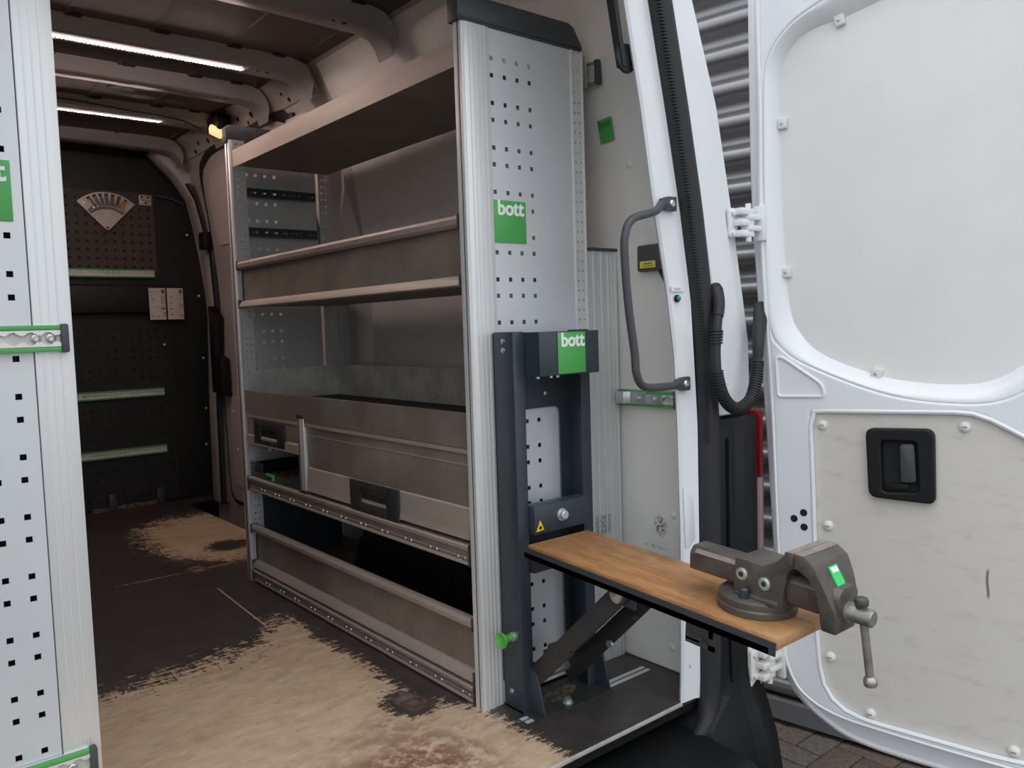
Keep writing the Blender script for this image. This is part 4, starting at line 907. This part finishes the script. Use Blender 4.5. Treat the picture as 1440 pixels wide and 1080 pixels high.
# sliding bar
bar = rpoly([(-.029, .040), (.029, .040), (.031, .074), (.020, .086), (-.020, .086), (-.031, .074)], .006, 3)
sbm = MB().prism(bar, 'y', -.17, .130).build('slide_bar', 'castiron', vc, bevel=.003)
vsub('bar_wear', MB().prism([(-.0310, .0745), (-.0255, .0815), (-.0262, .0826), (-.0318, .0758)], 'y', .026, .118), 'jaw_top', sbm)
vsub('bar_front', MB().prism(rpoly([(-.032, .034), (.032, .034), (.034, .070), (.022, .082), (-.022, .082), (-.034, .070)], .01, 3), 'y', -.150, -.076), 'castiron_rust', sbm, bevel=.003)
# moving jaw: arched head
mjl = [(.134, -.1012, -.120, .055), (.124, -.1012, -.136, .055), (.110, -.1012, -.143, .055), (.106, -.113, -.1445, .0545), (.098, -.125, -.149, .053), (.085, -.134, -.155, .050), (.070, -.138, -.161, .046), (.050, -.140, -.168, .040), (.030, -.140, -.1695, .036), (.010, -.142, -.168, .032)]
mjo = MB().loft([[(-w, a, z), (w, a, z), (w, b, z), (-w, b, z)] for z, a, b, w in mjl]).build('moving_jaw', 'castiron', vc, bevel=.003)
vsub('jaw_plate', MB().prism([(-.101, .134), (-.119, .134), (-.119, .118), (-.113, .109), (-.101, .109)], 'x', -.056, .056), 'castiron', mjo, bevel=.002)
vsub('jaw_face', MB().box(-.055, .055, -.118, -.1015, .134, .1352), 'jaw_top', mjo)
vsub('jaw_rust', MB().box(-.055, .055, -.1012, -.0998, .128, .1350), 'rust', mjo)
vsub('price_tag', MB().add([(-.020, -.1408, .1155), (.006, -.1408, .1160), (.012, -.1545, .0855), (-.012, -.1545, .0850), (-.020, -.1435, .1160), (.006, -.1430, .1165), (.012, -.1572, .0865), (-.012, -.1572, .0860)], [(0, 1, 2, 3), (7, 6, 5, 4), (0, 4, 5, 1), (1, 5, 6, 2), (2, 6, 7, 3), (3, 7, 4, 0)]), 'green_tag', mjo)
vsub('tag_fade', MB().add([(-.016, -.1440, .1148), (.003, -.1440, .1150), (.005, -.1478, .1065), (-.013, -.1478, .1065), (-.016, -.1444, .1150), (.003, -.1444, .1152), (.005, -.1483, .1067), (-.013, -.1483, .1067)], [(0, 1, 2, 3), (7, 6, 5, 4), (0, 4, 5, 1), (1, 5, 6, 2), (2, 6, 7, 3), (3, 7, 4, 0)]), 'letter_white', mjo)
# screw head and handle bar
sp = MB().lathe((0, -.168, .045), (0, -1, 0), [(0, .017), (.006, .017), (.007, .0145), (.044, .0145), (.046, .012), (.046, 0)], 20).build('screw_head', 'spindle', vc, smooth=True)
hx = Vector((.10, -.12, -.98)).normalized(); c0 = Vector((0, -.196, .045))
p0 = c0-hx*.022; p1 = c0+hx*.110
vsub('handle_bar', MB().cyl(p0, p1, .0068, 14), 'spindle', sp, smooth=True)
for q, d in ((p0, -1), (p1, 1)):
    vsub('bar_knob', MB().lathe(q, tuple(hx*d), [(-.008, .007), (-.004, .0105), (.003, .0115), (.008, .010), (.010, .006), (.0105, 0)], 16), 'spindle' if d > 0 else 'castiron', sp, smooth=True)

# ================================================================== SMALL THINGS
# grab handle
gh = thing('grab_handle', 'dark grey tubular grab handle screwed to the white door flange', 'handle', (1.44, 1.19, .76))
a = (P4(1.165)[0]+.040, 1.178, 1.162); b = (P4(.757)[0]+.012, 1.178, .757)
path = spline([(a[0]-.026, 1.184, 1.159), (a[0]-.045, 1.178, 1.155), (1.370, 1.166, 1.137), (1.293, 1.160, 1.116), (1.267, 1.158, 1.083), (1.264, 1.158, 1.03), (1.273, 1.158, .93), (1.288, 1.158, .84), (1.294, 1.158, .79), (1.321, 1.160, .763), (1.40, 1.170, .757), (b[0]-.045, 1.178, .757), (b[0]-.026, 1.184, .757)], 7)
MB().tube(path, .0088, 12).build('grip_tube', 'grey_plastic', gh, smooth=True)
for p in (a, b):
    t = MB().prism(rpoly([(p[0]-.034, p[2]-.009), (p[0]-.014, p[2]-.015), (p[0]+.016, p[2]-.016), (p[0]+.016, p[2]+.016), (p[0]-.014, p[2]+.015), (p[0]-.034, p[2]+.009)], .003, 3), 'y', 1.184, 1.1935).build('end_lug', 'grey_plastic', gh, bevel=.003)
    sub('lug_screw', MB().lathe((p[0], 1.184, p[2]), (0, -1, 0), [(0, .009), (.002, .009), (.0045, .0065), (.005, .003), (.003, .003), (.003, 0)], 14), 'steel', t, smooth=True)
# black box with yellow label
bx_ = thing('relay_box', 'dark grey plastic box with yellow label on the side wall behind the flange', 'box', (1.58, 1.35, 1.03))
MB().box(1.572, 1.600, 1.315, 1.400, 1.028, 1.094).build('box_shell', 'grey_plastic', bx_, bevel=.005)
o = MB().box(1.5705, 1.5720, 1.338, 1.388, 1.036, 1.053).build('yellow_label', 'yellow', bx_)
for (za, zb, ya, yb) in ((1.0445, 1.0485, 1.350, 1.376), (1.0395, 1.0415, 1.346, 1.380)):
    t = MB().box(1.5702, 1.5706, ya, yb, za, zb).build('label_print', 'grey_ink'); t.parent = o
MB().tube(spline([(1.585, 1.335, 1.03), (1.582, 1.32, 1.01), (1.58, 1.30, .98)], 5), .006, 8).build('cable_tail', 'black_rubber', bx_)
# light switch
sw = thing('light_switch', 'small green push button below a tiny LIGHT sticker on the white flange', 'switch', (1.475, 1.195, .953))
MB().lathe((1.476, 1.1965, .952), (0, -1, 0), [(0, .0085), (.004, .0085), (.006, .007), (.006, 0)], 18).build('button_ring', 'black_plastic', sw, smooth=True)
MB().lathe((1.4755, 1.1905, .9525), (0, -1, 0), [(0, .0058), (.003, .0055), (.005, .003), (.0055, 0)], 16).build('button_cap', 'teal_button', sw, smooth=True)
o = MB().box(1.4555, 1.498, 1.1930, 1.1955, .968, .979).build('switch_sticker', 'letter_white', sw)
t = text('sticker_lettering', 'LIGHT', 'grey_ink', None, .0085, Matrix.Translation((1.463, 1.1928, .9705)), .0001); t.parent = o
# wall sticker
ws_ = thing('wall_sticker', 'green square sticker with dark lettering on the upper side wall', 'sticker', (1.555, 1.48, 1.36))
zc = 1.395; sx = wx(zc)-.0045; ang = math.atan2(wx(1.36)-wx(1.43), .07)
TS = Matrix.Translation((sx-.0015, 1.502, 1.365)) @ Matrix.Rotation(-PI/2, 4, 'Z') @ Matrix.Rotation(ang, 4, 'X') @ Matrix.Rotation(math.radians(-3), 4, 'Y')
mb = MB(); mb.T = TS; mb.box(0, .048, -.0005, .0005, 0, .058); o = mb.build('sticker_sheet', 'green', ws_)
t = text('sticker_lettering', 'bott', 'green_dark', None, .026, TS @ Matrix.Translation((.0015, -.0008, .037)), .0002, .0006, .95); t.parent = o
# oval opening on the pillar reveal (dark strap recess at the top)
MB().prism([(1.30, 1.70), (1.345, 1.45), (1.335, 1.45), (1.285, 1.70)], 'y', 1.215, 1.235).build('strap_gap', 'black_rubber', fr)
MB().lathe((1.352, 1.225, 1.470), (0, -1, 0), [(0, .032), (.006, .030), (.008, 0)], 20).build('strap_grommet', 'black_rubber', fr)
# floor lashing eyes
for (x, y, lab) in ((1.007, 1.650, 'rusty recessed lashing eye in the worn plywood floor near the rear opening'), (1.004, 3.176, 'recessed lashing eye in the dark floor near the bulkhead')):
    e = thing('lashing_eye', lab, 'lashing eye', (x, y, .0), (0, 0, math.radians(8)), group='floor lashing eyes', local=True)
    ov = rpoly([(-.032, -.046), (.032, -.046), (.032, .046), (-.032, .046)], .026, 6)
    n = len(ov)
    MB().loft([[(p[0]*s, p[1]*s, z) for p in ov] for s, z in ((1.05, .0002), (1.03, .003), (.93, .003), (.86, .0012), (.84, .0008))]).build('cup_rim', 'rust_dark', e, smooth=True)
    MB().prism([(p[0]*.82, p[1]*.82) for p in ov], 'z', .0008, .0014).build('cup_floor', 'spindle', e)
    MB().tube([(-.020, .004, .004), (-.022, -.012, .0045), (-.014, -.030, .0045), (.014, -.030, .0045), (.022, -.012, .0045), (.020, .004, .004)], .0035, 8).build('eye_ring', 'steel' if y > 2 else 'rust_dark', e, smooth=True)
    MB().cyl((-.024, .006, .0035), (.024, .006, .0035), .004, 8).build('eye_hinge', 'rust_dark', e, smooth=True)
    MB().lathe((0, .022, .001), (0, 0, 1), [(0, .010), (.003, .009), (.0035, 0)], 6).build('fixing_bolt', 'steel', e)
# LED strips on the roof bows
def led(y, z, x0, x1, rows, label):
    l = thing('led_strip', label, 'light strip', ((x0+x1)/2, y, z), group='roof light strips')
    w = .016*rows
    MB().box(x0-.01, x1+.012, y-w/2-.002, y+w/2+.002, z-.004, z).build('strip_channel', 'alu_profile', l)
    for r in range(rows):
        yy = y-w/2+.008+r*.016
        xa, xb = x0, x1-(.018 if r == 0 and rows > 1 else 0)
        MB().box(xa, xb, yy-.0055, yy+.0055, z-.0085, z-.004).build('led_line', 'led_bed', l)
        n = int((xb-xa)/.0125)
        for k in range(n): 
            o = bpy.data.objects.new('led_chip', CHIP); COL.objects.link(o); o.parent = l; o.location = Vector((xa+.006+k*.0125, yy, z-.0085))-Vector(l['_w'])
_t = MB().box(-.0030, .0030, -.0026, .0026, -.002, 0).build('led_chip', 'led_glow'); CHIP = _t.data; bpy.data.objects.remove(_t)
led(2.858, 1.8435, .24, 1.172, 2, 'double row of lit white LEDs on the second roof bow')
led(3.745, 1.8435, .24, 1.150, 1, 'single row of lit white LEDs on the roof bow near the bulkhead')
# dome lamp
dl = thing('dome_lamp', 'lit warm interior lamp in a black housing at the roof corner', 'lamp', (1.385, 3.66, 1.85))
MB().box(1.338, 1.405, 3.60, 3.735, 1.800, 1.875).build('lamp_housing', 'black_plastic', dl, bevel=.014)
mb = MB(); mb.T = Matrix.Translation((1.352, 3.655, 1.806)) @ Matrix.Rotation(math.radians(-20), 4, 'Z') @ Matrix.Rotation(math.radians(25), 4, 'Y'); mb.box(-.028, .030, -.045, .045, -.018, .010)
mb.build('lamp_lens', 'dome_glow', dl, bevel=.008)
for k in range(5): MB().tube(spline([(1.37, 3.62+k*.02, 1.86), (1.36+.02*math.sin(k), 3.60+k*.03, 1.885), (1.40, 3.64+k*.02, 1.89)], 5), .0025, 6).build('lamp_wire', 'warn_yellow' if k == 2 else 'black_rubber', dl)
# fan-shaped key holder on the brown board
fh = thing('fan_tool_holder', 'fan-shaped bare metal bit holder on the brown perforated bulkhead board', 'tool holder', (1.109, YF-.014, 1.45))
fx, fz_ = 1.109, 1.455; R = .200
arc = [(fx+R*math.sin(math.radians(t)), fz_+R*math.cos(math.radians(t))) for t in range(-44, 45, 4)]
poly = rpoly([(fx, fz_)]+[arc[0]], 0)[:1]+arc
plate('fan_plate', 'holder_metal', fh, [rpoly([(fx, fz_-.002)]+arc, [.02, .016]+[0]*(len(arc)-2)+[.016], 4)], YF-.030, YF-.026, .001)
MB().loft([[(fx+r*math.sin(math.radians(t)), YF-.03-d, fz_+r*math.cos(math.radians(t))) for r, d in ((.112, 0), (.122, .016), (.132, .02), (.138, .0))] for t in range(-40, 41, 5)]).build('fan_ledge', 'holder_metal', fh, smooth=True)
for k, t in enumerate((-27, -17.5, -8.5, .5, 10, 20, 30)):
    a = math.radians(t); u = Vector((math.sin(a), 0, math.cos(a))); v = Vector((math.cos(a), 0, -math.sin(a))); c = Vector((fx, YF-.030, fz_))
    def Q(r, s, d): return tuple(c+u*r+v*s+Vector((0, -d, 0)))
    MB().loft([[Q(r, -s, 0), Q(r, s, 0), Q(r, s, d), Q(r, -s, d)] for r, s, d in ((.128, .0105, .022), (.145, .0100, .014), (.178, .0075, .006), (.184, .006, .004))]).build('clip_tab', 'steel' if k < 6 else 'ply_edge', fh, bevel=.0015)
    MB().loft([[Q(r, -.0085, .0), Q(r, .0085, .0), Q(r, .0085, .0012), Q(r, -.0085, .0012)] for r in (.150, .1905)]).build('tab_slot', 'black_void', fh)
for t in (-38, 38):
    a = math.radians(t); MB().lathe((fx+.172*math.sin(a), YF-.030, fz_+.172*math.cos(a)), (0, -1, 0), [(0, .007), (.003, .006), (.003, 0)], 10).build('fan_screw', 'steel', fh)
MB().lathe((fx, YF-.030, fz_+.018), (0, -1, 0), [(0, .006), (.003, .005), (.003, 0)], 10).build('fan_screw', 'ink', fh)
MB().box(fx-.03, fx+.03, YF-.026, YF-.012, 1.50, 1.60).build('fan_mount', 'anthracite', fh)
# little bracket beside it
kb = thing('wall_bracket', 'small pale metal clip bracket at the top right of the brown board', 'bracket', (1.302, YF-.012, 1.60))
mb = MB().box(1.272, 1.335, YF-.020, YF-.012, 1.600, 1.655); mb.build('bracket_plate', 'holder_metal', kb, bevel=.001)
MB().box(1.274, 1.333, YF-.034, YF-.020, 1.628, 1.634).box(1.274, 1.290, YF-.034, YF-.02, 1.60, 1.61).build('bracket_lip', 'holder_metal', kb)
for (x, z) in ((1.286, 1.644), (1.318, 1.644), (1.304, 1.614)): MB().lathe((x, YF-.020, z), (0, -1, 0), [(0, .006), (.0015, .006), (.0015, 0)], 8).build('bracket_hole', 'ink', kb)
# two leaflets
for k, (x0, lab) in enumerate(((1.283, 'left instruction leaflet with small green square on the black bulkhead'), (1.375, 'right instruction leaflet with small green square on the black bulkhead'))):
    lf = thing('leaflet', lab, 'leaflet', (x0+.04, YF-.051, 1.0), group='instruction leaflets')
    w = .084; n = 10; y = YF-.0515 if x0 < 1.30 else YF-.052
    MB().loft([[(x0+w*i/n, y-.004*math.sin(PI*i/n), z) for i in range(n+1)]+[(x0+w*i/n, y-.004*math.sin(PI*i/n)+.001, z) for i in range(n, -1, -1)] for z in (.995, 1.163)]).build('sheet', 'paper', lf)
    yf = y-.0045
    def pr(nm, m, a, b, c, d): MB().box(x0+a*w, x0+b*w, yf-.0004, yf+.0006, .995+c*.168, .995+d*.168).build(nm, m, lf)
    pr('printed_square', 'green_dark', .74, .92, .84, .95)
    rr = random.Random(k+3)
    if k == 0: items = [(.08, .28, .88, .90), (.1, .36, .64, .665), (.74, .78, .50, .78), (.9, .93, .52, .78), (.7, .95, .36, .38), (.72, .9, .33, .345), (.2, .45, .40, .41), (.84, .93, .19, .23), (.8, .92, .11, .14), (.15, .25, .10, .13), (.45, .56, .10, .13), (.1, .34, .58, .59)]
    else: items = [(.12, .3, .70, .72), (.14, .32, .63, .64), (.12, .28, .51, .54), (.14, .32, .43, .44), (.12, .28, .32, .35), (.18, .33, .14, .18), (.72, .76, .36, .50), (.86, .90, .36, .50), (.7, .9, .12, .14), (.8, .9, .08, .10), (.7, .9, .78, .79), (.7, .9, .66, .67)]
    for it in items: pr('printed_line', 'grey_ink', *it)

for o in COL.objects:
    if '_w' in o: del o['_w']
